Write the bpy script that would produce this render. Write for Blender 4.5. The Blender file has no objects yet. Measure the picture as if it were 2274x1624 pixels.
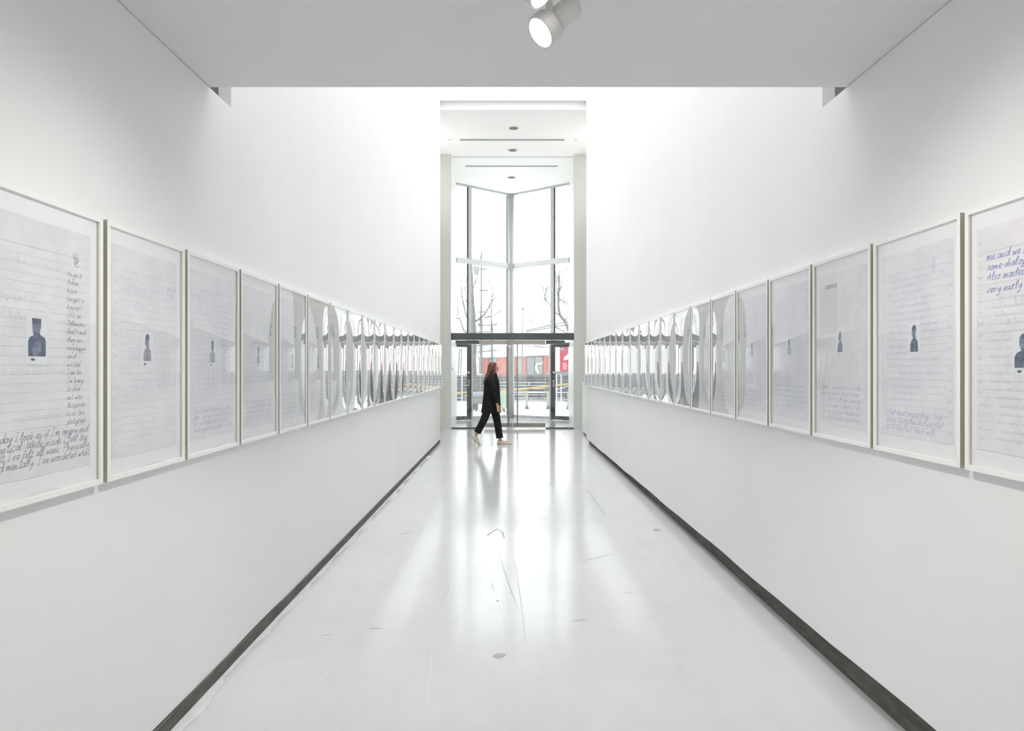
import bpy, bmesh, math, random
from mathutils import Vector, Matrix
random.seed(7)
C = bpy.context.scene.collection
SC = bpy.context.scene
PI = math.pi
F = 1516.0
CAMZ = 1.52
def P(px, py, Y):
    """a point of the place from its pixel in the photograph and its distance"""
    return Vector(((px-1130)/F*Y, Y, CAMZ-(py-820)/F*Y))

# ------------------------------------------------------------ camera, world, lights, exposure
cam = bpy.data.cameras.new('camera'); co = bpy.data.objects.new('camera', cam); C.objects.link(co)
co.location = (0, 0, CAMZ); co.rotation_euler = (PI/2, 0, 0)
cam.sensor_width = 36; cam.sensor_fit = 'HORIZONTAL'; cam.lens = 36*F/2274
cam.shift_x = 7/2274; cam.shift_y = 8/2274
cam.clip_start = .05; cam.clip_end = 600
SC.camera = co
W = bpy.data.worlds.new('overcast'); SC.world = W; W.use_nodes = True
bg = W.node_tree.nodes['Background']; bg.inputs[0].default_value = (.985, .99, 1, 1); bg.inputs[1].default_value = 2.7
SC.view_settings.view_transform = 'Standard'; SC.view_settings.look = 'None'
SC.view_settings.gamma = 1; SC.view_settings.use_curve_mapping = False
SC.view_settings.exposure = 0.12
SC.cycles.use_denoising = True
SC.cycles.max_bounces = 12; SC.cycles.diffuse_bounces = 7; SC.cycles.glossy_bounces = 6
SC.cycles.transparent_max_bounces = 24
SC.cycles.sample_clamp_indirect = 6

def lamp(name, kind, loc, target, power, color=(1,1,1), **kw):
    d = bpy.data.lights.new(name, kind); d.energy = power; d.color = color
    for k, v in kw.items(): setattr(d, k, v)
    o = bpy.data.objects.new(name, d); C.objects.link(o); o.location = loc
    dv = Vector(target)-Vector(loc)
    o.rotation_euler = dv.to_track_quat('-Z', 'Y').to_euler()
    return o
# rooflight over the tall corridor
lamp('rooflight', 'AREA', (.09, 8.95, 15.9), (.09, 8.95, 0), 1020, (1,.995,.995), shape='RECTANGLE', size=2.9, size_y=10.7)
# ceiling lamps of the lobby
for s in (-1, 1):
    lamp('lobby_lamp', 'AREA', (s*3.4+.1, 15.8, 6.9), (s*3.4+.1, 15.8, 0), 26, (1,.97,.9), shape='RECTANGLE', size=2, size_y=1)
for s in (-1, 1):  # uplights added out of view to brighten the lobby ceiling
    lamp('lobby_fill_uplight', 'AREA', (s*2.7+.1, 15.8, 5.6), (s*1.2+.1, 15.8, 7.2), 19, (1,.99,.97), shape='RECTANGLE', size=.3, size_y=2)
lamp('vestibule_fill_uplight', 'AREA', (.09, 17.62, 2.46), (.09, 18.4, 7), 32, (1,.99,.97), shape='RECTANGLE', size=2.8, size_y=.1)  # unseen strip added above the beam to brighten the vestibule ceiling
# gallery: track lamp pair in view, unseen area fills added behind camera
lamp('track_beam', 'SPOT', (-.05, 2.15, 2.55), (-1.43, 2.1, .95), 47, (1,.97,.93), spot_size=math.radians(105), spot_blend=1, shadow_soft_size=.022)
lamp('track_beam', 'SPOT', (.22, 2.15, 2.60), (1.61, 2.1, .95), 52, (1,.96,.915), spot_size=math.radians(105), spot_blend=1, shadow_soft_size=.022)
for x, y in ((-.2, -.6), (.3, -.6), (0, -2.6), (.2, -4.4)):
    lamp('gallery_fill', 'AREA', (x, y, 2.8), (x, y, 0), 13.5, (1,.97,.92), shape='DISK', size=.5)

lamp('warm_track_beam', 'SPOT', (.7, .55, 2.7), (1.61, 1.75, 1.5), 9, (1,.66,.45), spot_size=math.radians(55), spot_blend=1, shadow_soft_size=.04)
lamp('warm_track_beam', 'SPOT', (-.6, .5, 2.7), (-1.43, 1.6, 1.75), 4, (1,.72,.52), spot_size=math.radians(50), spot_blend=1, shadow_soft_size=.04)

# ------------------------------------------------------------ materials
MATS = {}
def nt(name):
    m = bpy.data.materials.new(name); m.use_nodes = True
    n = m.node_tree; b = n.nodes['Principled BSDF']
    MATS[name] = m
    return m, n, b
def lk(n, a, b): n.links.new(a, b)
def noise(n, scale, detail=4, coord='Object', stretch=None, rough=.55):
    tc = n.nodes.new('ShaderNodeTexCoord'); nz = n.nodes.new('ShaderNodeTexNoise')
    nz.inputs['Scale'].default_value = scale; nz.inputs['Detail'].default_value = detail; nz.inputs['Roughness'].default_value = rough
    if stretch:
        mp = n.nodes.new('ShaderNodeMapping'); mp.inputs['Scale'].default_value = stretch
        lk(n, tc.outputs[coord], mp.inputs[0]); lk(n, mp.outputs[0], nz.inputs[0])
    else: lk(n, tc.outputs[coord], nz.inputs[0])
    return nz
def ramp(n, src, c0, c1, p0=.35, p1=.65):
    r = n.nodes.new('ShaderNodeValToRGB'); r.color_ramp.elements[0].position = p0; r.color_ramp.elements[1].position = p1
    r.color_ramp.elements[0].color = (*c0, 1); r.color_ramp.elements[1].color = (*c1, 1)
    lk(n, src, r.inputs[0]); return r
def mat(name, col, rough=.5, metal=0, var=.04, scale=8, bump=0, bscale=200, spec=.5, emit=0):
    if name in MATS: return MATS[name]
    m, n, b = nt(name)
    nz = noise(n, scale)
    c0 = tuple(max(0, c*(1-var)) for c in col); c1 = tuple(min(1, c*(1+var)) for c in col)
    r = ramp(n, nz.outputs[0], c0, c1); lk(n, r.outputs[0], b.inputs['Base Color'])
    b.inputs['Roughness'].default_value = rough; b.inputs['Metallic'].default_value = metal
    b.inputs['Specular IOR Level'].default_value = spec
    if bump:
        nb = noise(n, bscale, 3); bp = n.nodes.new('ShaderNodeBump'); bp.inputs['Strength'].default_value = bump
        bp.inputs['Distance'].default_value = .002
        lk(n, nb.outputs[0], bp.inputs['Height']); lk(n, bp.outputs[0], b.inputs['Normal'])
    if emit:
        b.inputs['Emission Color'].default_value = (*col, 1); b.inputs['Emission Strength'].default_value = emit
    return m
M_wall = mat('white_wall_paint', (.845,.848,.85), .55, var=.012, scale=1.2, bump=.05, bscale=90, spec=.25)
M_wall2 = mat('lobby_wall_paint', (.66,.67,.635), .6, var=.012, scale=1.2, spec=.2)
M_ceil = mat('ceiling_paint', (.80,.80,.805), .8, var=.01, scale=1, bump=.04, bscale=60, spec=.1)
M_ceil2 = mat('lobby_ceiling_paint', (.90,.90,.90), .8, var=.01, spec=.1)
M_frame = mat('white_lacquer', (.86,.87,.85), .35, var=.01)
M_frameside = mat('frame_side_beige', (.50,.49,.38), .6, var=.03, scale=20)
M_mat = mat('mat_board', (.84,.85,.86), .8, var=.01, spec=.1)
M_alu = mat('grey_aluminium', (.50,.52,.535), .35, metal=.3, var=.03)
M_alu2 = mat('light_aluminium', (.68,.70,.71), .4, metal=.2, var=.03)
M_dark = mat('dark_door_metal', (.03,.031,.034), .5, var=.15, scale=15, spec=.2)
M_beam = mat('dark_green_grey_beam', (.085,.095,.09), .45, var=.12, scale=5)
M_bronze = mat('pale_bronze_metal', (.50,.465,.42), .35, metal=.5, var=.05)
M_bronze2 = mat('dull_bronze_rail', (.33,.31,.27), .4, metal=.3, var=.08)
M_ink = mat('dark_ink', (.07,.085,.13), .6, spec=.2)
M_ink_b = mat('blue_ink', (.07,.15,.55), .6, spec=.2)
M_ink_b2 = mat('light_blue_ink', (.28,.38,.68), .6, spec=.2)
M_ink_g = mat('faded_ink', (.28,.31,.40), .6, spec=.2)
M_ghost = mat('bleed_through_ink', (.55,.59,.68), .7, spec=.2)
M_ghost_b = mat('bleed_through_blue', (.50,.55,.74), .7, spec=.2)
M_rule = mat('ruled_line_grey', (.42,.45,.50), .7, spec=.2)
M_rule2 = mat('ruled_line_pale', (.60,.63,.68), .7, spec=.2)
M_card = mat('photo_card_white', (.74,.79,.80), .5)
M_pd = mat('photo_dark_blue', (.075,.095,.16), .5, var=.4, scale=60)
M_pm = mat('photo_mid_blue', (.17,.20,.28), .5, var=.4, scale=70)
M_pl = mat('photo_pale_blue', (.40,.44,.50), .5, var=.15, scale=70)  # paleness put in for the reflection veil over farther portraits
M_pp = mat('photo_pink', (.36,.30,.36), .5, var=.2, scale=70)
M_pink = mat('pink_paper', (.70,.655,.70), .7, var=.03)
M_base = None
def sheet_mat(name, c0, c1, seed):
    m, n, b = nt(name)
    nz = noise(n, 5+seed, 6, stretch=(1, 1, 1.6), rough=.65)
    r = ramp(n, nz.outputs[0], c0, c1, .38, .62); lk(n, r.outputs[0], b.inputs['Base Color'])
    b.inputs['Roughness'].default_value = .8; b.inputs['Specular IOR Level'].default_value = .15
    nb = noise(n, 14, 5); bp = n.nodes.new('ShaderNodeBump'); bp.inputs['Strength'].default_value = .25; bp.inputs['Distance'].default_value = .006
    lk(n, nb.outputs[0], bp.inputs['Height']); lk(n, bp.outputs[0], b.inputs['Normal'])
    return m
M_sheets = [sheet_mat('crumpled_grey_paper', (.70,.71,.74), (.775,.785,.81), 0),
            sheet_mat('soft_lavender_paper', (.715,.72,.755), (.785,.79,.82), 1),
            sheet_mat('pale_warm_paper', (.73,.73,.745), (.80,.80,.805), 2)]
def glass_mat(name, tint=(1,1,1), ior=1.5, gain=1.0, rough=0.0, two=True):
    """clear sheet: transparent with a Fresnel reflection from both faces"""
    m = bpy.data.materials.new(name); m.use_nodes = True; n = m.node_tree; n.nodes.clear(); MATS[name] = m
    o = n.nodes.new('ShaderNodeOutputMaterial'); mx = n.nodes.new('ShaderNodeMixShader')
    t = n.nodes.new('ShaderNodeBsdfTransparent'); t.inputs[0].default_value = (*tint, 1)
    g = n.nodes.new('ShaderNodeBsdfGlossy'); g.inputs['Roughness'].default_value = rough; g.inputs[0].default_value = (1,1,1,1)
    geo = n.nodes.new('ShaderNodeNewGeometry'); dot = n.nodes.new('ShaderNodeVectorMath'); dot.operation = 'DOT_PRODUCT'
    lk(n, geo.outputs['Normal'], dot.inputs[0]); lk(n, geo.outputs['Incoming'], dot.inputs[1])
    ab = n.nodes.new('ShaderNodeMath'); ab.operation = 'ABSOLUTE'; lk(n, dot.outputs['Value'], ab.inputs[0])
    om = n.nodes.new('ShaderNodeMath'); om.operation = 'SUBTRACT'; om.inputs[0].default_value = 1; lk(n, ab.outputs[0], om.inputs[1])
    pw = n.nodes.new('ShaderNodeMath'); pw.operation = 'POWER'; lk(n, om.outputs[0], pw.inputs[0]); pw.inputs[1].default_value = 5
    ml = n.nodes.new('ShaderNodeMath'); ml.operation = 'MULTIPLY_ADD'; lk(n, pw.outputs[0], ml.inputs[0]); ml.inputs[1].default_value = .96; ml.inputs[2].default_value = .04
    # two faces: 2R/(1+R)
    a1 = n.nodes.new('ShaderNodeMath'); a1.operation = 'ADD'; a1.inputs[1].default_value = 1; lk(n, ml.outputs[0], a1.inputs[0])
    m2 = n.nodes.new('ShaderNodeMath'); m2.operation = 'MULTIPLY'; m2.inputs[1].default_value = 2*gain; lk(n, ml.outputs[0], m2.inputs[0])
    dv = n.nodes.new('ShaderNodeMath'); dv.operation = 'DIVIDE'; dv.use_clamp = True; lk(n, m2.outputs[0], dv.inputs[0]); lk(n, a1.outputs[0], dv.inputs[1])
    lk(n, dv.outputs[0], mx.inputs[0]); lk(n, t.outputs[0], mx.inputs[1]); lk(n, g.outputs[0], mx.inputs[2]); lk(n, mx.outputs[0], o.inputs[0])
    return m
M_acry = glass_mat('acrylic_glazing', gain=1.15)
M_glass = glass_mat('window_glass', (.965,.98,.975), gain=.7)

def floor_mat():
    m, n, b = nt('polished_concrete')
    nz = noise(n, .55, 5, stretch=(1, 1, 1)); r = ramp(n, nz.outputs[0], (.485,.49,.495), (.525,.53,.535), .3, .7)
    n2 = noise(n, 9, 6, stretch=(1, .5, 1)); r2 = ramp(n, n2.outputs[0], (.965,.965,.965), (1,1,1), .3, .6)
    mx = n.nodes.new('ShaderNodeMix'); mx.data_type = 'RGBA'; mx.blend_type = 'MULTIPLY'; mx.inputs[0].default_value = 1
    lk(n, r.outputs[0], mx.inputs[6]); lk(n, r2.outputs[0], mx.inputs[7]); lk(n, mx.outputs[2], b.inputs['Base Color'])
    n3 = noise(n, 2.2, 4); mr = n.nodes.new('ShaderNodeMapRange'); mr.inputs[3].default_value = .10; mr.inputs[4].default_value = .17
    lk(n, n3.outputs[0], mr.inputs[0]); lk(n, mr.outputs[0], b.inputs['Roughness'])
    b.inputs['Specular IOR Level'].default_value = .5
    n4 = noise(n, 25, 3); bp = n.nodes.new('ShaderNodeBump'); bp.inputs['Strength'].default_value = .02; bp.inputs['Distance'].default_value = .003
    lk(n, n4.outputs[0], bp.inputs['Height']); lk(n, bp.outputs[0], b.inputs['Normal'])
    return m
M_floor = floor_mat()
def base_mat():
    m, n, b = nt('raw_dark_base')
    nz = noise(n, 14, 8, stretch=(1, .35, 2), rough=.75); r = ramp(n, nz.outputs[0], (.05,.053,.043), (.17,.17,.145), .3, .75)
    lk(n, r.outputs[0], b.inputs['Base Color']); b.inputs['Roughness'].default_value = .8
    return m
M_base = base_mat()

# ------------------------------------------------------------ helpers
def link(name, bm, m, parent=None, smooth=False):
    me = bpy.data.meshes.new(name); bm.normal_update(); bm.to_mesh(me); bm.free()
    if m: me.materials.append(m)
    if smooth:
        for p in me.polygons: p.use_smooth = True
    o = bpy.data.objects.new(name, me); C.objects.link(o)
    if parent: o.parent = parent
    return o
def empty(name, loc, label, cat, group=None, rz=0):
    o = bpy.data.objects.new(name, None); C.objects.link(o); o.location = loc; o.rotation_euler = (0,0,rz)
    o.empty_display_size = .1
    o['label'] = label; o['category'] = cat
    if group: o['group'] = group
    return o
def tag(o, label, cat, group=None):
    o['label'] = label; o['category'] = cat
    if group: o['group'] = group
    return o
def stuff(o): o['kind'] = 'stuff'; return o
def st(o): o['kind'] = 'structure'; return o
def box(bm, a, b, bevel=0):
    x0,x1 = sorted((a[0],b[0])); y0,y1 = sorted((a[1],b[1])); z0,z1 = sorted((a[2],b[2]))
    v = [bm.verts.new(p) for p in ((x0,y0,z0),(x1,y0,z0),(x1,y1,z0),(x0,y1,z0),(x0,y0,z1),(x1,y0,z1),(x1,y1,z1),(x0,y1,z1))]
    fs = [bm.faces.new([v[i] for i in q]) for q in ((0,3,2,1),(4,5,6,7),(0,1,5,4),(1,2,6,5),(2,3,7,6),(3,0,4,7))]
    if bevel:
        es = list({e for f in fs for e in f.edges})
        bmesh.ops.bevel(bm, geom=es, offset=bevel, segments=2, affect='EDGES', profile=.5)
    return bm
def bx(*pairs, bevel=0):
    bm = bmesh.new()
    for a, b in pairs: box(bm, a, b, bevel)
    return bm
def frame_of(d):
    d = d.normalized(); u = Vector((0,0,1)) if abs(d.z) < .95 else Vector((1,0,0))
    s = d.cross(u).normalized(); return s, s.cross(d).normalized()
def tube(bm, pts, rs, seg=8, cap=True):
    pts = [Vector(p) for p in pts]
    if not hasattr(rs, '__len__'): rs = [rs]*len(pts)
    rings = []
    for i, p in enumerate(pts):
        d = (pts[min(i+1, len(pts)-1)]-pts[max(i-1, 0)])
        if i == 0: s, u = frame_of(d)
        else:
            dn = d.normalized(); s = (s-dn*s.dot(dn)).normalized(); u = s.cross(dn).normalized()
        rings.append([bm.verts.new(p+(s*math.cos(2*PI*k/seg)+u*math.sin(2*PI*k/seg))*rs[i]) for k in range(seg)])
    for a, b in zip(rings, rings[1:]):
        for k in range(seg): bm.faces.new((a[k], a[(k+1)%seg], b[(k+1)%seg], b[k]))
    if cap:
        bm.faces.new(rings[0][::-1]); bm.faces.new(rings[-1])
    return bm
def loft(bm, rings, cap=True):
    """rings: list of (cx,cy,cz,rx,ry) ellipses in horizontal planes"""
    seg = 20; R = []
    for (cx,cy,cz,rx,ry) in rings:
        R.append([bm.verts.new((cx+rx*math.cos(2*PI*k/seg), cy+ry*math.sin(2*PI*k/seg), cz)) for k in range(seg)])
    for a, b in zip(R, R[1:]):
        for k in range(seg): bm.faces.new((a[k], a[(k+1)%seg], b[(k+1)%seg], b[k]))
    if cap: bm.faces.new(R[0][::-1]); bm.faces.new(R[-1])
    bmesh.ops.recalc_face_normals(bm, faces=bm.faces)
    return bm
def subsurf(o, lv=1):
    md = o.modifiers.new('s', 'SUBSURF'); md.levels = lv; md.render_levels = lv; return o
def prism(bm, poly, y0, y1):
    """polygon in x,z extruded in y"""
    a = [bm.verts.new((p[0], y0, p[1])) for p in poly]; b = [bm.verts.new((p[0], y1, p[1])) for p in poly]
    bm.faces.new(a); bm.faces.new(b[::-1]); k = len(poly)
    for i in range(k): bm.faces.new((a[i], b[i], b[(i+1)%k], a[(i+1)%k]))
    bmesh.ops.recalc_face_normals(bm, faces=bm.faces); return bm

# ------------------------------------------------------------ the room
XL, XR = -1.43, 1.614            # wall faces
YE = 14.22                        # end of the corridor
ZS = 2.866                        # low ceiling
YS = 3.265                        # its edge
YU = 3.515                        # where the tall walls begin
ZC = 6.975                        # lobby ceiling
YW = 17.33                        # wall of the entrance
ZT = 16.0
st(link('floor', bx(((-6, -6, -.2), (6.2, 22.2, 0))), M_floor))
fl = bpy.data.objects['floor']
def wall_low(x0, x1, xi, z_near, z_far):
    """lower wall with a slightly wavy bottom edge"""
    bm = bmesh.new(); N = 60; ya, yb = -6.0, YE
    inn, out, topi, topo = [], [], [], []
    for i in range(N+1):
        y = ya+(yb-ya)*i/N
        z = z_near+(z_far-z_near)*(y-2.6)/(YE-2.6) + .004*math.sin(y*2.3+x0)+.003*math.sin(y*5.1)
        z = max(z, .004)
        inn.append(bm.verts.new((x0, y, z))); out.append(bm.verts.new((x1, y, z)))
        topi.append(bm.verts.new((x0, y, ZS))); topo.append(bm.verts.new((x1, y, ZS)))
    for i in range(N):
        bm.faces.new((inn[i], inn[i+1], topi[i+1], topi[i])); bm.faces.new((out[i], topo[i], topo[i+1], out[i+1]))
        bm.faces.new((topi[i], topi[i+1], topo[i+1], topo[i])); bm.faces.new((inn[i], out[i], out[i+1], inn[i+1]))
    bm.faces.new((inn[0], topi[0], topo[0], out[0])); bm.faces.new((inn[N], out[N], topo[N], topi[N]))
    bmesh.ops.recalc_face_normals(bm, faces=bm.faces); return bm
wl = st(link('wall_left', wall_low(XL, XL-.6, XL, .070, .012), M_wall))
wr = st(link('wall_right', wall_low(XR, XR+.6, XR, .150, .072), M_wall))
st(link('wall_left_upper', bx(((XL, YU, ZS), (XL-.065, YE, ZT))), M_wall))
st(link('wall_right_upper', bx(((XR, YU, ZS), (XR+.065, YE, ZT))), M_wall))
st(link('baseboard_left', bx(((-1.421, -6, 0), (-1.60, 14.12, .062))), M_base))
st(link('baseboard_right', bx(((1.668, -6, 0), (1.9, 14.16, .16))), M_base))
# low ceiling over the camera, with the tall void beyond it
st(link('ceiling', bx(((-6, -6, ZS+.003), (6.2, YS, ZS+.3))), M_ceil))
st(link('wall_pocket_left', bx(((-2.25, YS, ZS), (-2.2, YE, ZT))), M_ceil))
st(link('wall_pocket_right', bx(((2.4, YS, ZS), (2.45, YE, ZT))), M_ceil))
st(link('wall_void_front', bx(((-2.25, YS-.1, ZS+.3), (2.45, YS, ZT))), M_wall))
st(link('ceiling_void', bx(((-2.3, YS-.1, ZT), (2.5, 14.5, ZT+.1))), M_ceil))
st(link('wall_void_end', bx(((-2.25, YE+.0, ZC+.15), (2.45, YE+.13, ZT))), M_wall))
st(link('wall_rear', bx(((-6, -6.2, 0), (6.2, -6, 3.1))), M_wall))
# lobby
st(link('ceiling_lobby', bx(((-6, YE+.13, ZC), (6.2, 20.05, ZC+.16)), ((-1.7, 20.05, ZC), (1.9, 21.7, ZC+.16))), M_ceil2))
st(link('wall_lobby_inner_left', bx(((-6, YE-.15, 0), (XL-.1, YE-.001, ZC+.15))), M_wall2))
st(link('wall_lobby_inner_right', bx(((XR+.1, YE-.15, 0), (6.2, YE-.001, ZC+.15))), M_wall2))
st(link('wall_lobby_left', bx(((-5.2, YE, 0), (-5.0, YW, ZC))), M_wall2))
st(link('wall_lobby_right', bx(((5.2, YE, 0), (5.4, YW, ZC))), M_wall2))
XA, XB = -1.472, 1.655            # opening to the vestibule
st(link('wall_entrance_left', bx(((-6, YW, 0), (XA, YW+.17, ZC))), M_wall2))
st(link('wall_entrance_right', bx(((XB, YW, 0), (6.2, YW+.17, ZC))), M_wall2))
st(link('wall_vestibule_left', bx(((-1.66, YW+.17, 0), (-1.54, 20.3, ZC))), M_frame))
st(link('wall_vestibule_right', bx(((1.77, YW+.17, 0), (1.89, 20.3, ZC))), M_frame))
# thin shadow joint across the vestibule ceiling and threshold lines on the floor
st(link('trim_1', bx(((XA+.02, YW+.20, ZC-.012), (XB-.02, YW+.225, ZC+.001))), M_alu))
for a, b, n_ in ((XA, -.74, 'trim_2'), (.93, XB, 'trim_3')):
    st(link(n_, bx(((a+.01, 17.36, 0), (b, 17.42, .035)), bevel=.004), M_beam))
st(link('trim_4', bx(((XL-.04, 14.60, .0), (XR+.04, 14.612, .0012))), mat('floor_joint', (.34,.35,.35), .6)))
# floor marks: scratches, tape trace, flake
M_scr = mat('scratch_grey', (.28,.285,.285), .4); M_scl = mat('scratch_light', (.57,.575,.58), .3)
M_spot = mat('floor_flake', (.30,.30,.295), .35, var=.1, scale=40)
def gp(px, py): Y = CAMZ*F/(py-820); return Vector(((px-1130)/F*Y, Y, 0))
def ribbon(bm, pts, w, z=.0009, up='z'):
    v = []
    for i, p in enumerate(pts):
        d = (pts[min(i+1, len(pts)-1)]-pts[max(i-1, 0)])
        if d.length < 1e-9: d = Vector((1,0,0))
        d = d.normalized(); s = Vector((-d.y, d.x, 0))*w/2*(.4 if i in (0, len(pts)-1) else 1)
        v.append((bm.verts.new((p.x+s.x, p.y+s.y, z)), bm.verts.new((p.x-s.x, p.y-s.y, z))))
    for a, b in zip(v, v[1:]): bm.faces.new((a[0], a[1], b[1], b[0]))
bm = bmesh.new()
for pts in (((1085,1190),(1083,1188),(1104,1175),(1116,1183),(1120,1196)), ((1094,1294),(1091,1310)), ((1092,1296),(1098,1312)), ((822,1396),(848,1396)), ((714,1412),(732,1410)),
            ((886,1186),(918,1184)), ((868,1202),(862,1218)), ((842,1215),(856,1214)), ((1040,1052),(1058,1048)), ((1385,1316),(1400,1317)),
            ((1495,1362),(1532,1400)), ((1300,1245),(1355,1232)), ((1144,1250),(1156,1330),(1166,1413)), ((1108,1230),(1130,1300),(1150,1350)),
            ((1365,1222),(1375,1218)), ((990,1460),(985,1500)), ((1040,1640),(1044,1610)), ((1206,1086),(1226,1070)), ((1218,1120),(1240,1119)), ((1010,1380),(1020,1374)),
            ((1270,1380),(1300,1376)), ((925,1296),(938,1292)), ((1420,1500),(1434,1510)), ((1510,1480),(1512,1496))):
    q_ = [gp(*p) for p in pts]; ribbon(bm, q_, .0036*max(1, q_[0].y*.8)*(.22+abs(q_[-1].x-q_[0].x)/((q_[-1]-q_[0]).length+1e-6)))
for k in range(70):
    x, y = random.uniform(700, 1600), random.uniform(1080, 1600)
    if x < 1130-(y-820)*.95 or x > 1130+(y-820)*.95: continue
    q = gp(x, y); a = random.uniform(0, PI); r = random.uniform(.003, .008)
    ribbon(bm, [q, q+Vector((math.cos(a), math.sin(a), 0))*r, q+Vector((math.cos(a+.6), math.sin(a+.6), 0))*r*1.8], .005)
o = link('scratch_marks', bm, M_scr, fl); o['kind'] = 'stuff'
bm = bmesh.new()
for pts in (((1018,1250),(1004,1300),(980,1370)), ((735,1480),(690,1560),(676,1590)), ((960,1440),(950,1560)), ((1196,1190),(1208,1280))):
    ribbon(bm, [gp(*p) for p in pts], .0028)
o = link('light_scratches', bm, M_scl, fl); o['kind'] = 'stuff'
bm = bmesh.new(); ribbon(bm, [gp(1305,1086), gp(1322,1112), gp(1337,1136), gp(1344,1147)], .035)
link('tape_trace', bm, mat('tape_residue', (.40,.405,.41), .35), fl)
def flake(px, py, rx, ry, m, name):
    q = gp(px, py); bm = bmesh.new()
    vs = [bm.verts.new((q.x+rx*math.cos(a)*random.uniform(.6, 1.15), q.y+ry*math.sin(a)*random.uniform(.6, 1.15), .0011)) for a in [2*PI*k/14 for k in range(14)]]
    bm.faces.new(vs); return link(name, bm, m, fl)
flake(1109, 1457, .038, .035, M_spot, 'paint_flake'); flake(1461, 1178, .04, .05, M_spot, 'paint_flake')
flake(1105, 1335, .010, .012, M_scr, 'paint_flake')
# spilled white paint edge along the left wall
bm = bmesh.new(); prev = None; y = 1.2
while y < 12:
    w = .012+.05*abs(math.sin(y*1.7)*math.sin(y*4.3+1))+random.uniform(0, .015)
    a = bm.verts.new((-1.421, y, .0013)); b = bm.verts.new((-1.421+w, y, .0013))
    if prev: bm.faces.new((prev[0], prev[1], b, a))
    prev = (a, b); y += .07
link('paint_smear', bm, mat('white_paint_smear', (.58,.585,.59), .3, var=.05, scale=20), fl)

# white counter end beyond the right wall
c = empty('reception_counter', (2.3, 15.6, 0), 'plain white counter standing in the lobby just past the end of right wall', 'counter')
def loc(o, *a): o.location = a; return o
link('body', bx(((-.56, -1.0, .05), (.6, .6, 1.16)), bevel=.004), M_frame, c)
link('counter_top', bx(((-.565, -1.01, 1.16), (.61, .61, 1.20)), bevel=.004), M_frame, c)
link('plinth', bx(((-.52, -.98, 0), (.58, .58, .05))), M_dark, c)

# ------------------------------------------------------------ lobby ceiling fittings
M_dl = mat('downlight_inner', (.10,.10,.10), .4, var=.3, scale=60)
def disc_ring(bm, r0, r1, z0, z1, seg=28):
    a = [bm.verts.new((r0*math.cos(2*PI*k/seg), r0*math.sin(2*PI*k/seg), z0)) for k in range(seg)]
    b = [bm.verts.new((r1*math.cos(2*PI*k/seg), r1*math.sin(2*PI*k/seg), z1)) for k in range(seg)]
    for k in range(seg): bm.faces.new((a[k], a[(k+1)%seg], b[(k+1)%seg], b[k]))
    return a, b
for px, py, lab in ((1140.5, 284.5, 'round recessed downlight nearest the corridor, before the first ceiling slot'),
                    (1138.5, 333.5, 'round recessed downlight between the two ceiling slots'),
                    (1136, 394, 'round recessed downlight deepest in, beside the glass corner')):
    Y = (ZC-CAMZ)*F/(820-py); d = empty('ceiling_downlight', ((px-1130)/F*Y, Y, ZC), lab, 'downlight', 'downlights in the lobby ceiling')
    bm = bmesh.new(); disc_ring(bm, .118, .100, -.004, -.006); disc_ring(bm, .118, .118, -.001, -.004); link('trim_ring', bm, M_alu, d)
    bm = bmesh.new(); disc_ring(bm, .100, .085, -.006, -.003); a, b = disc_ring(bm, .085, .045, -.003, -.002); bm.faces.new(b); link('reflector', bm, M_dl, d)
for py, x0, x1, lab in ((310.5, 1022, 1253, 'long thin ceiling slot nearer the corridor'), (369, 1034, 1238, 'long thin ceiling slot nearer the glass corner')):
    Y = (ZC-CAMZ)*F/(820-py); d = empty('ceiling_slot', ((x0+x1-2260)/2/F*Y, Y, ZC), lab, 'air slot', 'slots in the lobby ceiling')
    h = (x1-x0)/2/F*Y
    link('slot_frame', bx(((-h-.02, -.07, -.004), (h+.02, -.055, 0)), ((-h-.02, .055, -.004), (h+.02, .07, 0)), ((-h-.02, -.055, -.004), (-h, .055, 0)), ((h, -.055, -.004), (h+.02, .055, 0))), M_alu2, d)
    link('slot_blade', bx(((-h, -.055, -.003), (h, .055, -.001))), mat('slot_grey', (.30,.31,.31), .6), d)
for px, side in ((999, 'left'), (1279, 'right')):
    Y = (ZC-CAMZ)*F/510.
    d = empty('sprinkler_cap', ((px-1130)/F*Y, Y, ZC), 'small flat round sprinkler cap in lobby ceiling near the %s wall' % side, 'sprinkler', 'sprinkler caps')
    bm = bmesh.new(); a, b = disc_ring(bm, .05, .045, 0, -.006); bm.faces.new(b); link('cap', bm, M_alu2, d)

# ------------------------------------------------------------ glass corner: window with mullions, doors
A = Vector((-1.54, 20.0, 0)); B = Vector((.07, 21.3, 0)); D = Vector((1.77, 20.0, 0))
def along(a, b, t0, t1, z0, z1, th, off=0.0, bevel=0):
    """a box lying in the vertical plane a-b between the fractions t0,t1"""
    d = (b-a).normalized(); nrm = Vector((-d.y, d.x, 0))
    p0 = a+(b-a)*t0; p1 = a+(b-a)*t1
    bm = bmesh.new()
    v = [bm.verts.new((q+nrm*s).xy.to_3d()+Vector((0,0,z))) for z in (z0, z1) for q, s in ((p0,off-th/2),(p1,off-th/2),(p1,off+th/2),(p0,off+th/2))]
    for q in ((0,3,2,1),(4,5,6,7),(0,1,5,4),(1,2,6,5),(2,3,7,6),(3,0,4,7)): bm.faces.new([v[i] for i in q])
    bmesh.ops.recalc_face_normals(bm, faces=bm.faces)
    if bevel: bmesh.ops.bevel(bm, geom=list(bm.edges), offset=bevel, segments=1, affect='EDGES')
    return bm
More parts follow.
